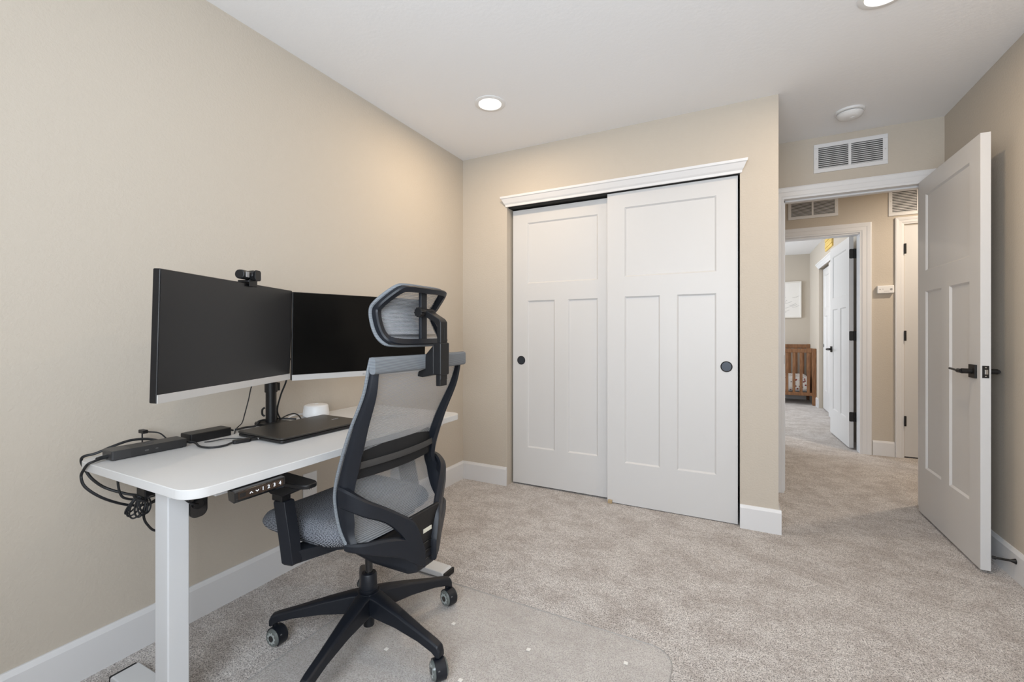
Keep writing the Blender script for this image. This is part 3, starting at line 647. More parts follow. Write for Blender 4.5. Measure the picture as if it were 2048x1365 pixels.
b = B(); cyl(b, (0.128, -1.655, 0.865), (0.128, -1.655, 0.905), 0.0245, n=32); box(b, 0.120, 0.136, -1.632, -1.620, 0.868, 0.902); mk('collar', b, M['black'], po, smooth=True)
mk('cable_hook', tube(B(), [(0.112, -1.672, 0.800), (0.106, -1.679, 0.792), (0.106, -1.679, 0.772), (0.112, -1.672, 0.764)], 0.004, 8), M['black'], po, smooth=True)
for ya, c0 in ((R(113.6), (0.426, -1.9755)), (R(69.96), (0.4115, -1.403))):
    n = (math.sin(ya), -math.cos(ya)); e1 = Vector((c0[0]-n[0]*.062, c0[1]-n[1]*.062, 1.105)); s0 = Vector((0.128, -1.655, 1.105))
    mid = (s0+e1)/2+Vector((-0.05 if False else 0.0, 0, 0))
    b = B(); d_ = (e1-s0).normalized(); sd = d_.cross(Vector((0, 0, 1)))
    for a_, c_ in ((s0, e1),): hexa(b, [a_-sd*.018+Vector((0, 0, -.015)), c_-sd*.012+Vector((0, 0, -.012)), c_+sd*.012+Vector((0, 0, -.012)), a_+sd*.018+Vector((0, 0, -.015))], [a_-sd*.018+Vector((0, 0, .015)), c_-sd*.012+Vector((0, 0, .012)), c_+sd*.012+Vector((0, 0, .012)), a_+sd*.018+Vector((0, 0, .015))])
    mk('arm', b, M['black'], t, bevel=0.004)

# webcam, sitting on the left monitor
wl = Vector((0.426, -1.9755, 0.931))+Vector((math.cos(R(113.6)), math.sin(R(113.6)), 0))*0.050+Vector((0.0, 0.0, 0.3515))
t = thing('webcam', tuple(wl+Vector((0.008, 0.003, 0))), 'small black webcam clipped on the top edge of the left monitor', 'webcam', rot=(0, 0, R(113.6)))
b = B(); prism(b, rrect(0.034, 0.030, 0.014, 6, 0.004, 0.026), 0, -0.046, 0.046); bd = mk('camera_body', b, M['black'], t, bevel=0.004, seg=3)
b = B(); lathe(b, [(0.017, 0.012), (0.0185, -0.012), (0.0165, -0.020), (0.012, -0.021), (0.001, -0.0205)], (0.004, 0, 0.026), 32, 'Y'); mk('lens_housing', b, M['gloss_black'], t, smooth=True)
b = B(); prism(b, rrect(0.030, 0.036, 0.008, 5, 0.006, 0.026), 1, -0.0265, -0.0215); mk('privacy_cover', b, M['black'], t, bevel=0.001)
for x in (-0.030, 0.034): mk('microphone_grille', bx(x-0.008, x+0.008, -0.0142, -0.0125, 0.017, 0.035), M['silver'] if x > 0 else M['print_grey'], bd, bevel=0.0005)
b = B(); box(b, -0.018, 0.022, -0.013, -0.009, -0.012, 0.012); box(b, -0.018, 0.022, -0.009, 0.030, 0.0015, 0.010); mk('clip', b, M['black'], t, bevel=0.002)

# ------------------------------------------------------------------ things on the desk
t = thing('laptop', (0.3565, -1.667, DZ), 'closed black laptop lying on the desk in front of the monitor pole', 'laptop', rot=(0, 0, R(-91.5)))
# local x along width (towards -y world), local y depth (hinge at -y local = wall side)
b = B(); prism(b, rrect(0.378, 0.262, 0.014, 5), 2, 0.003, 0.0125); base = mk('base', b, M['black'], t, bevel=0.003, seg=3)
b = B(); prism(b, rrect(0.380, 0.264, 0.012, 5), 2, 0.0138, 0.0215); ld = mk('lid', b, M['laptop'], t, bevel=0.003, seg=3)
mk('hinge_bar', bx(-0.16, 0.16, -0.133, -0.124, 0.006, 0.019), M['black'], t, bevel=0.003)
for x in (-.15, .15):
    for y in (-.1, .1): mk('rubber_foot', cyl(B(), (x, y, 0), (x, y, 0.0035), 0.008, n=14), M['rubber'], base)
text('logo', 'acer', 0.020, (-0.142, 0.0, 0.0217), (0, 0, R(180)), M['print_grey'], t)
for i, (y, wd, mm) in enumerate(((-0.060, 0.012, 'gloss_black'), (-0.035, 0.016, 'dark'), (-0.005, 0.014, 'silver'), (0.030, 0.013, 'dark'), (0.055, 0.013, 'dark'))):
    pt = mk('port', bx(0.1885, 0.1896, y-wd/2, y+wd/2, 0.005, 0.010), M[mm], base)
mk('card_slot', bx(0.10, 0.145, 0.1305, 0.1315, 0.0055, 0.0085), M['dark'], base)

t = thing('docking_station', (0.182, -2.119, DZ), 'long black docking station at the left end of the desktop', 'docking station', rot=(0, 0, R(90-3)))
b = B(); prism(b, rrect(0.200, 0.072, 0.006, 4), 2, 0.002, 0.029); body = mk('dock_body', b, mat('dock_shell', (0.022, 0.022, 0.023), 0.42), t, bevel=0.0025)
b = B(); prism(b, rrect(0.052, 0.0728, 0.006, 4, -0.0745, 0), 2, 0.0015, 0.0294); mk('end_cap', b, M['gloss_black'] if False else mat('dock_end', (0.034, 0.034, 0.036), 0.35), t, bevel=0.0025)
mk('rubber_base', bx(-.09, .09, -.03, .03, 0, 0.0025), M['rubber'], t)
b = tube(B(), [(0.005+0.0145*math.cos(k*PI/16), 0.0145*math.sin(k*PI/16), 0.0292) for k in range(32)], 0.0004, 5, 0, closed=True); lg = mk('logo_ring', b, M['print_dim'], t)
text('logo', 'DELL', 0.0085, (0.005, 0, 0.0295), (0, 0, 0), M['print_dim'], t)
mk('usb_port', bx(-0.018, -0.008, -0.0368, -0.0355, 0.013, 0.017), M['print_dim'], body); mk('usb_port', bx(0.010, 0.017, -0.0368, -0.0355, 0.014, 0.017), M['print_dim'], body)
mk('cable_plug', tube(B(), [(-0.100, -0.008, 0.012), (-0.115, -0.008, 0.011), (-0.126, -0.012, 0.010)], 0.006, 10), M['cable'], t, smooth=True)

t = thing('power_adapter', (0.152, -1.922, DZ), 'black laptop power brick lying behind the docking station by the wall', 'power adapter', rot=(0, 0, R(91)))
b = B(); prism(b, rrect(0.142, 0.066, 0.006, 4), 2, 0.0, 0.031); mk('brick', b, M['black'], t, bevel=0.003, seg=3)
mk('strain_relief', tube(B(), [(0.070, 0.0, 0.016), (0.085, 0.002, 0.014), (0.10, 0.006, 0.009)], 0.005, 10, rfun=lambda q: 0.006-0.003*q), M['cable'], t, smooth=True)
t = thing('usb_adapter', (0.330, -1.898, DZ), 'small black adapter plugged beside the left side of the laptop', 'adapter', rot=(0, 0, R(72)))
b = B(); prism(b, rrect(0.056, 0.022, 0.008, 5, -0.004, 0), 2, 0.0, 0.013); mk('adapter_body', b, M['black'], t, bevel=0.003)
mk('usb_plug', bx(0.024, 0.046, -0.006, 0.006, 0.003, 0.010), M['gloss_black'], t, bevel=0.001)

t = thing('smart_speaker', (0.135, -1.437, DZ), 'small round white speaker on the desk behind the laptop', 'speaker')
b = B(); lathe(b, [(0.050, 0.0), (0.0565, 0.003), (0.058, 0.010), (0.0525, 0.048), (0.049, 0.052), (0.040, 0.055), (0.001, 0.0555)], (0, 0, 0), 48); bd = mk('speaker_body', b, M['white_plastic'], t, smooth=True)
b = B(); lathe(b, [(0.010, 0.0554), (0.010, 0.0570), (0.001, 0.0572)], (-0.012, 0.012, 0), 24); mk('top_button', b, M['white_plastic'], bd, smooth=True)

def cable(pts, r, label, mt='cable', name='cable', n=8, group=None, k=6):
    o = mk(name, tube(B(), pts, r, n, k), M[mt], org=pts[0], smooth=True)
    return props(o, label, 'cable', group)
cable([(0.082, -1.450, DZ+.010), (0.088, -1.470, DZ+.010), (0.092, -1.500, DZ+.014), (0.094, -1.530, DZ+.013), (0.095, -1.560, DZ+.004), (0.096, -1.580, DZ+.0035), (0.084, -1.588, DZ+.001), (0.072, -1.590, DZ-.03), (0.066, -1.592, DZ-.12)], 0.0030, 'thin white cable running from the round white speaker to the back of the desk', 'white_plastic')
cable([(0.162, -1.535, DZ+.003), (0.125, -1.525, DZ+.018), (0.095, -1.53, DZ+.022), (0.080, -1.56, DZ+.012), (0.10, -1.595, DZ+.004), (0.125, -1.60, DZ+.004), (0.080, -1.612, DZ+.003)], 0.0028, 'short black cable arching on the desk just right of the pole foot')
cable([(0.30, -1.60, 1.06), (0.16, -1.600, 0.99), (0.13, -1.585, 0.91), (0.118, -1.603, 0.846), (0.115, -1.618, 0.78), (0.112, -1.600, 0.735), (0.083, -1.598, 0.729), (0.068, -1.598, 0.69), (0.06, -1.60, 0.6)], 0.0035, 'thick black monitor cable bowing out on the right of the mounting pole', k=8)
cable([(0.25, -1.71, 1.06), (0.10, -1.66, 0.97), (0.098, -1.632, 0.88), (0.118, -1.628, 0.815), (0.102, -1.612, 0.76), (0.098, -1.606, 0.732), (0.080, -1.6065, 0.7295), (0.070, -1.607, 0.69)], 0.003, 'black monitor cable running close down the right side of the pole', k=8)
cable([(0.345, -1.838, 0.945), (0.27, -1.826, 0.92), (0.25, -1.828, 0.864), (0.235, -1.833, 0.81), (0.165, -1.80, 0.765), (0.100, -1.776, 0.738), (0.120, -1.80, DZ+.0035), (0.176, -1.835, DZ+.003)], 0.002, 'thin black webcam cable hanging from the left monitor to the desk', k=8)
cable([(0.150, -1.815, DZ+.012), (0.128, -1.79, DZ+.006), (0.112, -1.76, DZ+.0045), (0.120, -1.72, DZ+.0045), (0.115, -1.70, DZ+.017), (0.098, -1.69, DZ+.016), (0.092, -1.66, DZ+.017), (0.095, -1.59, DZ+.011), (0.14, -1.545, DZ+.005)], 0.004, 'black cable running from the power brick to the foot of the pole')
cable([(0.190, -2.018, DZ+.014), (0.225, -2.000, DZ+.010), (0.275, -2.010, DZ+.0055), (0.318, -2.000, DZ+.004), (0.334, -1.965, DZ+.004), (0.325, -1.935, DZ+.006), (0.327, -1.925, DZ+.007)], 0.0036, 'black cable curving on the desk from the docking station towards the laptop')
cable([(0.213, -1.962, DZ+.002), (0.226, -1.945, DZ+.0025), (0.242, -1.92, DZ+.006), (0.262, -1.895, DZ+.006), (0.300, -1.872, DZ+.004), (0.325, -1.868, DZ+.003)], 0.0018, 'thin black cable lying between the power brick and the adapter')
cable([(0.135, -2.050, DZ+.014), (0.118, -2.09, DZ+.030), (0.112, -2.135, DZ+.034), (0.108, -2.18, DZ+.024), (0.094, -2.215, DZ+.009), (0.078, -2.238, DZ+.003), (0.066, -2.240, 0.715), (0.066, -2.230, 0.685), (0.078, -2.218, 0.655), (0.118, -2.200, 0.628), (0.150, -2.160, 0.602), (0.190, -2.130, 0.592)], 0.0042, 'thick black cable looping behind the dock and down behind the desk corner', k=8)
cable([(0.193, -2.242, DZ+.010), (0.196, -2.258, DZ+.007), (0.192, -2.268, DZ+.002), (0.172, -2.270, 0.712), (0.160, -2.272, 0.690), (0.182, -2.270, 0.662), (0.205, -2.240, 0.625), (0.205, -2.187, 0.587), (0.203, -2.142, 0.569), (0.2, -2.100, 0.569), (0.2, -2.04, 0.60)], 0.0038, 'black dock cable bulging farthest left past the desk end', k=8)
cable([(0.2, -2.201, 0.700), (0.2, -2.201, 0.664), (0.2, -2.197, 0.630), (0.202, -2.187, 0.607), (0.21, -2.160, 0.594), (0.235, -2.15, 0.602)], 0.0034, 'black cable dropping straight down under the left end of the desktop', k=8)
cable([(0.225, -2.105, 0.583), (0.21, -2.120, 0.570), (0.206, -2.134, 0.552), (0.206, -2.137, 0.528), (0.206, -2.127, 0.501), (0.206, -2.105, 0.474), (0.21, -2.06, 0.47), (0.23, -1.99, 0.53), (0.25, -1.93, 0.600)], 0.0036, 'black cable sagging lowest beside the near desk leg', k=8)
pts = []
for k in range(6):
    dr = R(-128+9*k); ln = 0.034-0.002*abs(k-2); mi_ = 0.012+0.002*(k % 3); ay, az = -2.152, 0.608; cy_, cz_ = ay+ln*math.cos(dr), az+ln*math.sin(dr)
    for q in range(8):
        an = PI+q*PI/4; u_, v_ = ln*math.cos(an), mi_*math.sin(an)
        pts.append((0.222+0.005*math.sin(q+k)+0.004*k, cy_+u_*math.cos(dr)-v_*math.sin(dr), cz_+u_*math.sin(dr)+v_*math.cos(dr)))
pts += [(0.245, -2.14, 0.600), (0.25, -2.12, 0.602)]
cable(pts, 0.0025, 'coiled bundle of thin black cable hanging beneath the desk corner', name='cable_bundle', k=5)
b = B(); tube(b, [(0.214, -2.166, 0.606), (0.250, -2.168, 0.602), (0.254, -2.150, 0.592), (0.232, -2.142, 0.590), (0.212, -2.150, 0.596)], 0.0035, 8, 5, closed=True)
props(mk('cable_tie', b, M['rubber'], org=(0.25, -2.165, 0.605), smooth=True), 'black strap tied round the coiled cable bundle under the desk', 'cable tie')
t = thing('power_strip', (0.24, -2.09, 0.645), 'black power strip fixed under the desktop behind the near leg', 'power strip', world=True)
body = mk('strip_body', bx(0.236, 0.288, -2.170, -1.86, 0.615, 0.672), M['black'], t, bevel=0.004)
mk('mount_plate', bx(0.225, 0.30, -2.12, -1.88, 0.672, DZ-0.0452), M['black'], t, bevel=0.001)
t = thing('wall_cable_plug', (0.055, -2.045, DZ), 'small black plug standing up on its cable behind the docking station', 'plug', world=True)
mk('plug_body', bx(0.040, 0.072, -2.083, -2.067, DZ+.040, DZ+.052), M['black'], t, bevel=0.002)
mk('plug_cable', tube(B(), [(0.092, -2.085, DZ+.0025), (0.088, -2.09, DZ+.006), (0.066, -2.082, DZ+.025), (0.056, -2.076, DZ+.042), (0.060, -2.060, DZ+.042), (0.075, -2.035, DZ+.034), (0.092, -2.02, DZ+.012), (0.1, -2.01, DZ+.0025)], 0.0023, 8, 6), M['cable'], t, smooth=True)

# ------------------------------------------------------------------ chair mat
t = thing('chair_mat', (1.09, -1.667, 0), 'clear plastic chair mat with rounded corners lying on the carpet under the chair', 'chair mat')
b = B(); prism(b, rrect(1.20, 0.884, 0.085, 10), 2, 0.0015, 0.0035); mk('sheet', b, M['vinyl'], t)
rim = [(x, y, 0.0028) for x, y in rrect(1.20, 0.884, 0.085, 10)]
mk('rim', tube(B(), rim, 0.0016, 6, 0, closed=True), M['vinyl_edge'], t, smooth=True)
for x, y in ((0.918, -1.453), (0.786, -1.673), (1.231, -1.448), (1.549, -1.356), (1.095, -1.671), (1.36, -1.68), (0.62, -1.45), (1.60, -1.66)):
    mk('pale_square', bx(x-1.09-.007, x-1.09+.007, y+1.667-.007, y+1.667+.007, 0.0037, 0.0052), M['pale_vinyl'], t, bevel=0.0015)  # small pale raised squares on top of the sheet

# ------------------------------------------------------------------ office chair (local: +x is the back of the chair)
ch = thing('office_chair', (0.69, -1.66, 0.0045), 'black mesh office chair with headrest and armrests, seen from behind at the desk', 'office chair')
# base
b = B()
A0 = R(-149)
for k in range(5):
    a = A0+k*R(72); dx, dy = math.cos(a), math.sin(a); px_, py_ = -dy, dx
    def pt(r, s, z): return (dx*r+px_*s, dy*r+py_*s, z)
    secs = [(0.012, 0.034, 0.030, 0.112, 0.178), (0.06, 0.027, 0.034, 0.110, 0.172), (0.16, 0.021, 0.026, 0.106, 0.150), (0.26, 0.017, 0.021, 0.094, 0.124), (0.318, 0.016, 0.019, 0.080, 0.110), (0.338, 0.015, 0.017, 0.066, 0.103), (0.347, 0.012, 0.013, 0.066, 0.088)]
    rings = []
    for r, wt, wb, z0, z1 in secs:
        rings.append([b.verts.new(pt(r, -wb, z0)), b.verts.new(pt(r, wb, z0)), b.verts.new(pt(r, wt, z1-0.006)), b.verts.new(pt(r, wt*0.62, z1)), b.verts.new(pt(r, -wt*0.62, z1)), b.verts.new(pt(r, -wt, z1-0.006))])
    for i in range(len(rings)-1):
        for q in range(6): b.faces.new((rings[i][q], rings[i][(q+1) % 6], rings[i+1][(q+1) % 6], rings[i+1][q]))
    b.faces.new(rings[0]); b.faces.new(rings[-1][::-1])
cyl(b, (0, 0, 0.098), (0, 0, 0.176), 0.046, 0.040, 32)
mk('star_base', b, M['chair_black'], ch, bevel=0.003, seg=2)
cast_rot = [R(2), R(-28), R(-36), R(-18), R(27)]
for k in range(5):
    a = A0+k*R(72); cx, cy = 0.330*math.cos(a), 0.330*math.sin(a); th = cast_rot[k]
    u = Vector((math.cos(th), math.sin(th), 0)); ax = Vector((-u.y, u.x, 0)); c0 = Vector((cx, cy, 0.0305))+u*0.012
    b = B()
    nseg = 22; w2 = 0.0175
    # hood: half shell around the wheels
    ringo = []
    for q in range(nseg+1):
        an = R(-48)+R(246)*q/nseg
        ro = 0.0335; ri = 0.0300
        ringo.append([c0+ax*s*w2+u*(math.cos(an)*r)+Vector((0, 0, math.sin(an)*r)) for s, r in ((-1, ri), (-1, ro), (1, ro), (1, ri))])
    vs = [[b.verts.new(p) for p in rg] for rg in ringo]
    for q in range(nseg):
        for j in range(4): b.faces.new((vs[q][j], vs[q][(j+1) % 4], vs[q+1][(j+1) % 4], vs[q+1][j]))
    b.faces.new(vs[0]); b.faces.new(vs[-1][::-1])
    cyl(b, c0-ax*0.0165, c0+ax*0.0165, 0.0285, n=28)
    cyl(b, (cx, cy, 0.060), (cx, cy, 0.072), 0.009, n=16)
    cs = mk('caster', b, M['chair_black'], ch, smooth=True)
    for s in (-1, 1):
        b = B(); cyl(b, c0+ax*s*0.0170, c0+ax*s*0.0240, 0.0300, 0.0265, n=32); wh = mk('wheel', b, M['smoke'], cs, smooth=True, label='smoky clear wheel')
        b = B(); nt_ = 9; ring = []
        pts2 = []
        for q in range(nt_*4):
            an = 2*PI*q/(nt_*4); rr_ = 0.0205 if (q % 4) in (0, 1) else 0.0165; pts2.append((math.cos(an)*rr_, math.sin(an)*rr_))
        v0 = [b.verts.new(c0+ax*s*0.0236+u*p+Vector((0, 0, q))) for p, q in pts2]; v1 = [b.verts.new(c0+ax*s*0.0249+u*p+Vector((0, 0, q))) for p, q in pts2]
        b.faces.new(v0); b.faces.new(v1[::-1])
        for q in range(len(v0)): b.faces.new((v0[q], v0[(q+1) % len(v0)], v1[(q+1) % len(v0)], v1[q]))
        mk('wheel_gear', b, M['gear'], cs)
        b = B(); cyl(b, c0+ax*s*0.0247, c0+ax*s*0.0268, 0.0105, n=20); mk('hub_cap', b, M['gloss_black'], cs, smooth=True)
    # printed mark on the outer face of the hood
    an = R(25); pz = c0+u*(math.cos(an)*0.0337)+Vector((0, 0, math.sin(an)*0.0337))
    text('logo', 'm', 0.008, tuple(pz-ax*0.008), (PI/2-an, 0, th+PI/2), M['print_grey'], cs, 0.0002)
# column
b = B(); mk('column_foot', cyl(B(), (0, 0, 0.050), (0, 0, 0.10), 0.019, n=28), M['chair_black'], ch, smooth=True); lathe(b, [(0.030, 0.165), (0.0325, 0.178), (0.0325, 0.186), (0.029, 0.188), (0.0275, 0.236), (0.0245, 0.240), (0.014, 0.241)], (0, 0, 0), 32)
mk('column_cover', b, M['chair_black'], ch, smooth=True)
b = B(); cyl(b, (0, 0, 0.236), (0, 0, 0.36), 0.0135, n=28); mk('gas_lift', b, M['gloss_black'], ch, smooth=True)
# mechanism under the seat
b = B()
secs = [(-0.13, 0.05, 0.372, 0.418), (-0.07, 0.085, 0.352, 0.420), (0.0, 0.09, 0.340, 0.420), (0.09, 0.085, 0.322, 0.420), (0.17, 0.078, 0.318, 0.405), (0.23, 0.070, 0.314, 0.385), (0.262, 0.055, 0.322, 0.37)]
rings = []
for x, w2, z0, z1 in secs: rings.append([b.verts.new(p) for p in ((x, -w2*.8, z0), (x, w2*.8, z0), (x, w2, z0+.02), (x, w2, z1), (x, -w2, z1), (x, -w2, z0+.02))])
for i in range(len(rings)-1):
    for q in range(6): b.faces.new((rings[i][q], rings[i][(q+1) % 6], rings[i+1][(q+1) % 6], rings[i+1][q]))
b.faces.new(rings[0]); b.faces.new(rings[-1][::-1])
mk('tilt_mechanism', b, M['chair_black'], ch, bevel=0.010, seg=3)
# seat cushion: grid surface, waterfall front
b = B(); nx, ny = 30, 24; HW = 0.245
def seat_z(x):      # top centre height along x (-0.29 front .. 0.17 back)
    q = (x+0.295)/0.405
    return 0.487+0.030*math.sin(min(1, q*2.6)*PI/2)-0.010*q
def plan(q, s):      # rounded plan outline
    x = -0.295+0.405*q; hw = HW*(1-0.16*max(0, (0.18-q)/0.18)**2-0.14*max(0, (q-0.8)/0.2)**2)
    return x, s*hw
top = []; 
for i in range(nx+1):
    row = []
    for j in range(ny+1):
        q = i/nx; s = -1+2*j/ny; x, y = plan(q, s); e_ = min(1, (1-abs(s))*5.0, q*7, (1-q)*7)
        z = seat_z(x)-0.030*(1-math.sqrt(max(0, 1-(1-e_)**2)))-0.006*(1-s*s)
        row.append((x, y, z))
    top.append(row)
bot = []
for i in range(nx+1):
    row = []
    for j in range(ny+1):
        q = i/nx; s = -1+2*j/ny; x, y = plan(q, s); k_ = 0.90
        x2 = -0.06+(x+0.06)*0.93; y2 = y*k_
        row.append((x2, y2, 0.424+0.012*abs(2*q-1)**2+(0.018 if q < .1 else 0)))
    bot.append(row)
T = [[b.verts.new(p) for p in r] for r in top]; Bm = [[b.verts.new(p) for p in r] for r in bot]
for i in range(nx):
    for j in range(ny):
        b.faces.new((T[i][j], T[i+1][j], T[i+1][j+1], T[i][j+1])); b.faces.new((Bm[i][j], Bm[i][j+1], Bm[i+1][j+1], Bm[i+1][j]))
per = [(i, 0) for i in range(nx)]+[(nx, j) for j in range(ny)]+[(i, ny) for i in range(nx, 0, -1)]+[(0, j) for j in range(ny, 0, -1)]
# bulging side band with one middle ring
mid = []
for i, j in per:
    a_ = T[i][j].co; c_ = Bm[i][j].co; m2 = (a_+c_)/2; ov = Vector((m2.x+0.06, m2.y, 0)).normalized()*0.012; mid.append(b.verts.new(m2+ov))
L_ = len(per)
for k in range(L_):
    i, j = per[k]; i2, j2 = per[(k+1) % L_]
    b.faces.new((T[i][j], mid[k], mid[(k+1) % L_], T[i2][j2])); b.faces.new((mid[k], Bm[i][j], Bm[i2][j2], mid[(k+1) % L_]))
se = mk('seat_cushion', b, M['weave'], ch, smooth=True, autos=False, subsurf=1)
b = B(); prism(b, rrect(0.35, 0.40, 0.07, 8, -0.09, 0), 2, 0.412, 0.428); mk('seat_pan', b, M['chair_black'], ch, bevel=0.006, seg=2)
# back frame rails
RAIL = [(0.232, 1.000), (0.212, 0.924), (0.158, 0.814), (0.114, 0.701), (0.094, 0.626), (0.096, 0.572), (0.113, 0.512), (0.138, 0.473), (0.168, 0.452)]
HWB = 0.234
prof = [(-0.030, 0.004), (-0.026, 0.0), (0.012, 0.0), (0.018, 0.006), (0.018, 0.018), (0.012, 0.026), (-0.018, 0.042), (-0.030, 0.034)]
for s in (-1, 1):
    P3 = cr([(x, s*(HWB-0.022), z) for x, z in RAIL[:-1]+[(0.148, 0.462)]], 6)
    b = B()
    # profile: a across (outward = +), b towards the back
    pr_ = [(a_, c_) for a_, c_ in prof]
    rings = []
    def kk(z, tab):
        for (z0, v0), (z1, v1) in zip(tab, tab[1:]):
            if z <= z0 and z >= z1: return v0+(v1-v0)*(z0-z)/(z0-z1)
        return tab[-1][1] if z < tab[-1][0] else tab[0][1]
    KA = [(1.05, .42), (0.98, .45), (0.90, .62), (0.80, .85), (0.70, 1.0), (0.63, .8), (0.58, .40), (0.44, .40)]
    KC = [(1.05, .55), (0.98, .6), (0.90, .72), (0.80, .9), (0.70, 1.0), (0.63, 1.15), (0.58, 1.40), (0.53, 1.25), (0.49, 0.80), (0.44, 0.45)]
    for i, p in enumerate(P3):
        ka, kc = kk(p.z, KA), kk(p.z, KC); pr_ = [(0.018-(0.018-a_)*ka, c_*kc) for a_, c_ in prof]
        t__ = (P3[min(i+1, len(P3)-1)]-P3[max(i-1, 0)]).normalized(); bk = Vector((0, 1, 0)).cross(t__); bk = bk if bk.x > 0 else -bk
        f_ = max(0, min(1, (0.66-p.z)/0.10)); bk = (bk*(1-f_)+Vector((1, 0, 0))*f_).normalized()
        rings.append([b.verts.new(p+Vector((0, -s*a_*(-1), 0))+bk*c_) for a_, c_ in pr_])
    for i in range(len(rings)-1):
        for q in range(8): b.faces.new((rings[i][q], rings[i][(q+1) % 8], rings[i+1][(q+1) % 8], rings[i+1][q]))
    b.faces.new(rings[0]); b.faces.new(rings[-1][::-1])
    mk('back_rail', b, M['chair_black'], ch, smooth=True)
    b = B(); tube(b, [p+Vector((-0.003, s*0.019, 0)) for p in cr([(x, s*(HWB-0.022), z) for x, z in [(0.243, 1.036)]+RAIL[:-1]+[(0.150, 0.464)]], 6)], 0.0052, 8, 0); mk('mesh_edging', b, M['edging'], ch, smooth=True, label='pale grey folded mesh edge')
# top bar (mesh wrapped)
b = B(); bar = [(0.250+0.014*(1-(y/0.236)**2), y, 1.014) for y in [-0.236+0.472*k/16 for k in range(17)]]
sweep(b, bar, rrect(0.050, 0.026, 0.009, 3), (0, 0, 1))
mk('top_bar', b, M['edging'], ch, smooth=True, label='top bar wrapped in pale grey mesh')
# back mesh
b = B(); P3 = cr([(x, 0, z) for x, z in [(0.244, 1.03)]+RAIL[1:-1]+[(0.160, 0.458)]], 5); rows = []
for p in P3:
    row = []
    for k in range(25):
        y = -0.230+0.460*k/24; row.append(b.verts.new((p.x-0.001+0.020*(1-(y/0.230)**2), y, p.z)))
    rows.append(row)
for i in range(len(rows)-1):
    for k in range(24): b.faces.new((rows[i][k], rows[i][k+1], rows[i+1][k+1], rows[i+1][k]))
mk('back_mesh', b, M['mesh'], ch, smooth=True, label='see-through grey mesh back')
# lower brackets converging on the spine
PL = cr([(0.112, -0.240, 0), (0.150, -0.236, 0), (0.190, -0.210, 0), (0.225, -0.150, 0), (0.250, -0.100, 0), (0.270, -0.060, 0), (0.280, -0.030, 0)], 8)
def atu(vals, u):
    k = u*(len(vals)-1); i = min(int(k), len(vals)-2); f = k-i; return vals[i]*(1-f)+vals[i+1]*f
def strip(bm, s, ztop, zbot, u0=0.0, u1=1.0, th=0.026):
    n = 40; rings = []
    for q in range(n+1):
        u = u0+(u1-u0)*q/n; k = u*(len(PL)-1); i = min(int(k), len(PL)-2); f = k-i
        p = PL[i]*(1-f)+PL[i+1]*f; t__ = (PL[min(i+1, len(PL)-1)]-PL[max(i-1, 0)]).normalized(); nn = Vector((-t__.y, t__.x, 0))   # inward/front
        if nn.x > 0: nn = -nn
        zt, zb = ztop(u), zbot(u); r_ = 0.006
        cs_ = [(0, zb+r_), (0, zt-r_), (r_, zt), (th-r_, zt), (th, zt-r_), (th, zb+r_), (th-r_, zb), (r_, zb)]
        ring = []
        for d_, z in cs_:
            v = p+nn*d_; ring.append(bm.verts.new((v.x, v.y*(-s), z)))
        rings.append(ring)
    for i in range(n):
        for q in range(8): bm.faces.new((rings[i][q], rings[i][(q+1) % 8], rings[i+1][(q+1) % 8], rings[i+1][q]))
    bm.faces.new(rings[0]); bm.faces.new(rings[-1][::-1])
UT = [0.640, 0.630, 0.605, 0.565, 0.528, 0.490, 0.405]; UB = [0.575, 0.570, 0.550, 0.515, 0.455, 0.375, 0.335]
LT = [0.475, 0.472, 0.470, 0.466, 0.455, 0.44, 0.40]; LB = [0.450, 0.446, 0.437, 0.412, 0.388, 0.356, 0.338]
def sm(vals):
    c_ = cr([(0, 0, v) for v in vals], 6); return lambda u: atu([v.z for v in c_], u)
for s in (-1, 1):
    b = B(); strip(b, -s, sm(UT), sm(UB)); strip(b, -s, sm(LT), sm(LB), 0.12, 0.93, 0.022)
    mk('back_bracket', b, M['chair_black'], ch, smooth=True)
# ribbed centre cover with pale label
b = B(); prism(b, [(-0.046, 0.33), (0.046, 0.33), (0.050, 0.44), (0.078, 0.515), (-0.078, 0.515), (-0.050, 0.44)], 0, 0.244, 0.260)
cc = mk('spine_cover', b, M['black'], ch, bevel=0.006)
for k in range(3): mk('rib', bx(0.2585, 0.2625, -0.042, 0.042, 0.350+k*0.028, 0.3535+k*0.028), M['gloss_black'], cc)
mk('label_plate', bx(0.2595, 0.2615, -0.016, 0.028, 0.440, 0.4535), M['label'], cc, bevel=0.0005, label='pale blank label')
# lumbar support
b = B(); n = 24; rings = []
for k in range(n+1):
    y = -0.200+0.400*k/n; x = 0.142+0.030*(1-(y/0.2)**2)*0.9; h0, h1 = 0.650, 0.744
    e_ = min(1, (1-abs(y)/0.2)*14+0.25)
    zc = (h0+h1)/2; hh = (h1-h0)/2*e_
    rings.append([b.verts.new(p) for p in ((x, y, zc-hh), (x+0.008, y, zc-hh*1.02), (x+0.014, y, zc), (x+0.008, y, zc+hh*1.02), (x, y, zc+hh), (x-0.006, y, zc))])
for i in range(n):
    for q in range(6): b.faces.new((rings[i][q], rings[i][(q+1) % 6], rings[i+1][(q+1) % 6], rings[i+1][q]))
b.faces.new(rings[0]); b.faces.new(rings[-1][::-1])
for v in b.verts: v.co.x -= 0.026
lu = mk('lumbar_pad', b, mat('lumbar_foam', (0.007, 0.007, 0.008), 0.8), ch, smooth=True)
b = B(); pts = [(0.137+0.030*(1-(y/0.21)**2)*0.9, y, 0.695) for y in [-0.212+0.424*k/20 for k in range(21)]]
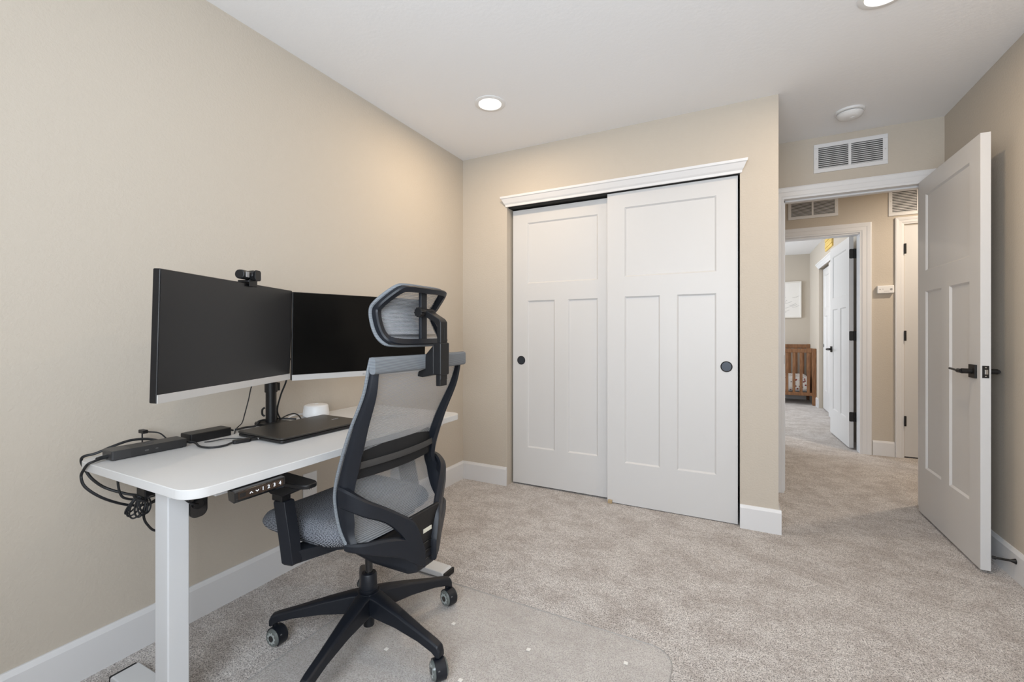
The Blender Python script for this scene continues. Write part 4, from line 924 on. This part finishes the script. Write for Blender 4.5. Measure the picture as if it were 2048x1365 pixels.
sweep(b, pts, rrect(0.022, 0.005, 0.002, 2), (0, 0, 1)); mk('lumbar_strap', b, mat('strap_grey', (0.045, 0.043, 0.042), 0.7), lu, smooth=True)
for s in (-1, 1): mk('lumbar_clip', bx(0.110, 0.138, s*0.208-0.006, s*0.208+0.006, 0.668, 0.734), M['gloss_black'], lu, bevel=0.003)
# armrests
for s in (-1, 1):
    b = B(); y0 = s*0.292
    def ringat(cx, z, a_, c_):
        return [(cx-a_, y0-c_*s*.7, z), (cx-a_*.1, y0+c_*s, z), (cx+a_, y0+c_*s*.55, z), (cx+a_, y0-c_*s, z), (cx-a_, y0-c_*s, z)]
    secs = [(-0.040, 0.398, 0.024, 0.014), (-0.042, 0.406, 0.034, 0.021), (-0.052, 0.47, 0.034, 0.023), (-0.078, 0.585, 0.034, 0.023), (-0.078, 0.590, 0.032, 0.021)]
    rings = [[b.verts.new(p) for p in ringat(*q)] for q in secs]
    for i in range(len(rings)-1):
        for q in range(5): b.faces.new((rings[i][q], rings[i][(q+1) % 5], rings[i+1][(q+1) % 5], rings[i+1][q]))
    b.faces.new(rings[0]); b.faces.new(rings[-1][::-1])
    # foot of the arm, reaching under the seat
    hexa(b, [(-0.066, s*0.285, 0.3985), (-0.014, s*0.285, 0.3985), (0.05, s*0.06, 0.392), (-0.07, s*0.06, 0.392)], [(-0.066, s*0.285, 0.438), (-0.014, s*0.285, 0.438), (0.04, s*0.06, 0.411), (-0.07, s*0.06, 0.411)])
    ar = mk('armrest', b, M['chair_black'], ch, bevel=0.005, seg=3)
    b = B(); box(b, -0.100, -0.052, y0-0.016, y0+0.016, 0.588, 0.612); mk('arm_slider', b, M['black'], ar, bevel=0.003)
    b = B(); hexa(b, [(-0.105, y0-0.018, 0.606), (-0.050, y0-0.018, 0.606), (-0.050, y0+0.018, 0.606), (-0.105, y0+0.018, 0.606)], [(-0.175, s*0.272-0.036, 0.638), (0.018, s*0.272-0.024, 0.638), (0.018, s*0.272+0.024, 0.638), (-0.175, s*0.272+0.036, 0.638)])
    prism(b, [(x, s*0.272+y_*(1-0.42*max(0, (x+0.075)/0.12))) for x, y_ in rrect(0.235, 0.085, 0.028, 6, -0.075, 0)], 2, 0.637, 0.651)
    mk('arm_pad', b, M['black'], ar, bevel=0.004, seg=3)
# headrest
HT = [(0.258, -0.0, 1.262), (0.254, -0.085, 1.262), (0.240, -0.120, 1.254), (0.190, -0.146, 1.212), (0.168, -0.150, 1.180), (0.190, -0.158, 1.120), (0.216, -0.152, 1.084), (0.236, -0.122, 1.072), (0.246, 0.0, 1.070)]
full = HT+[(x, -y, z) for x, y, z in HT[-2:0:-1]]
loop = cr(full, 5, closed=True)
cen = Vector((0.22, 0, 1.165))
b = B(); rings = []; L_ = len(loop)
for i, p in enumerate(loop):
    t__ = (loop[(i+1) % L_]-loop[i-1]).normalized(); out = (p-cen); out = (out-t__*out.dot(t__)).normalized()
    out = Vector((out.x*0.2, out.y, out.z)); out = (out-t__*out.dot(t__)).normalized(); bk = t__.cross(out); bk = bk if bk.x > 0 else -bk
    rings.append([b.verts.new(p+out*a_+bk*c_) for a_, c_ in ((0.0, -0.010), (0.0, 0.012), (-0.004, 0.017), (-0.020, 0.014), (-0.020, 0.004), (-0.010, -0.010))])
for i in range(L_):
    for q in range(6): b.faces.new((rings[i][q], rings[i][(q+1) % 6], rings[(i+1) % L_][(q+1) % 6], rings[(i+1) % L_][q]))
hf = mk('headrest_frame', b, M['chair_black'], ch, smooth=True)
b = B(); tube(b, [p+Vector((-0.010, 0, 0))+(p-cen).normalized()*0.001 for p in loop], 0.0062, 8, 0, closed=True); mk('headrest_edging', b, M['edging'], hf, smooth=True, label='pale grey folded mesh edge')
# mesh: rows between left and right sides of the loop
half = [p for p in cr(HT, 6)]
b = B(); rows = []
for p in half:
    row = []
    for k in range(17):
        f = k/16; y = p.y*(1-2*f); row.append(b.verts.new((p.x-0.010+0.05*(1-(2*f-1)**2)*min(1, abs(p.y)/0.15)*(0.5 if p.x > .2 else 0.9)*(0 if abs(p.y) < .01 else 1), y, p.z)))
    rows.append(row)
for i in range(len(rows)-1):
    for k in range(16): b.faces.new((rows[i][k], rows[i][k+1], rows[i+1][k+1], rows[i+1][k]))
bmesh.ops.remove_doubles(b, verts=b.verts, dist=0.0002)
mk('headrest_mesh', b, M['mesh_head'], hf, smooth=True, label='see-through grey mesh')
b = B(); box(b, 0.240, 0.252, -0.016, 0.016, 1.075, 1.250); mk('headrest_bar', b, M['chair_black'], hf, bevel=0.003)
# pivot, arm and stem
b = B(); cyl(b, (0.262, -0.030, 1.178), (0.262, 0.030, 1.178), 0.0135, n=24); pv = mk('pivot', b, M['black'], ch, smooth=True)
b = B(); pts2 = [(math.cos(2*PI*q/40)*(0.0165 if q % 4 < 2 else 0.0145), math.sin(2*PI*q/40)*(0.0165 if q % 4 < 2 else 0.0145)) for q in range(40)]
prism(b, [(0.262+p, 1.178+q) for p, q in pts2], 1, -0.046, -0.030); mk('adjusting_knob', b, M['black'], pv, bevel=0.001)
b = B()
secs = [((0.262, 1.172), 0.012), ((0.300, 1.160), 0.011), ((0.322, 1.150), 0.011)]
prism(b, [(0.255, 1.168), (0.265, 1.190), (0.326, 1.156), (0.334, 1.146), (0.334, 0.955), (0.318, 0.955), (0.318, 1.135), (0.312, 1.142), (0.268, 1.164)], 1, -0.0185, 0.0185)
mk('headrest_arm', b, M['black'], ch, bevel=0.003)
b = B(); box(b, 0.306, 0.338, -0.024, 0.024, 0.972, 1.078); sl_ = mk('stem_sleeve', b, M['black'], ch, bevel=0.004)
b = B(); prism(b, [(0.310, 1.072), (0.278, 1.040), (0.276, 1.030), (0.276, 0.992), (0.246, 0.982), (0.240, 0.966), (0.262, 0.963), (0.310, 0.974)], 1, -0.026, 0.026); mk('bar_clamp', b, M['black'], sl_, bevel=0.003)
b = B(); box(b, 0.314, 0.332, -0.019, 0.019, 0.936, 0.974); mk('stem_end', b, M['black'], sl_, bevel=0.002)
mk('stem_slot', bx(0.3338, 0.3346, -0.002, 0.002, 1.085, 1.125), M['dark'], sl_)
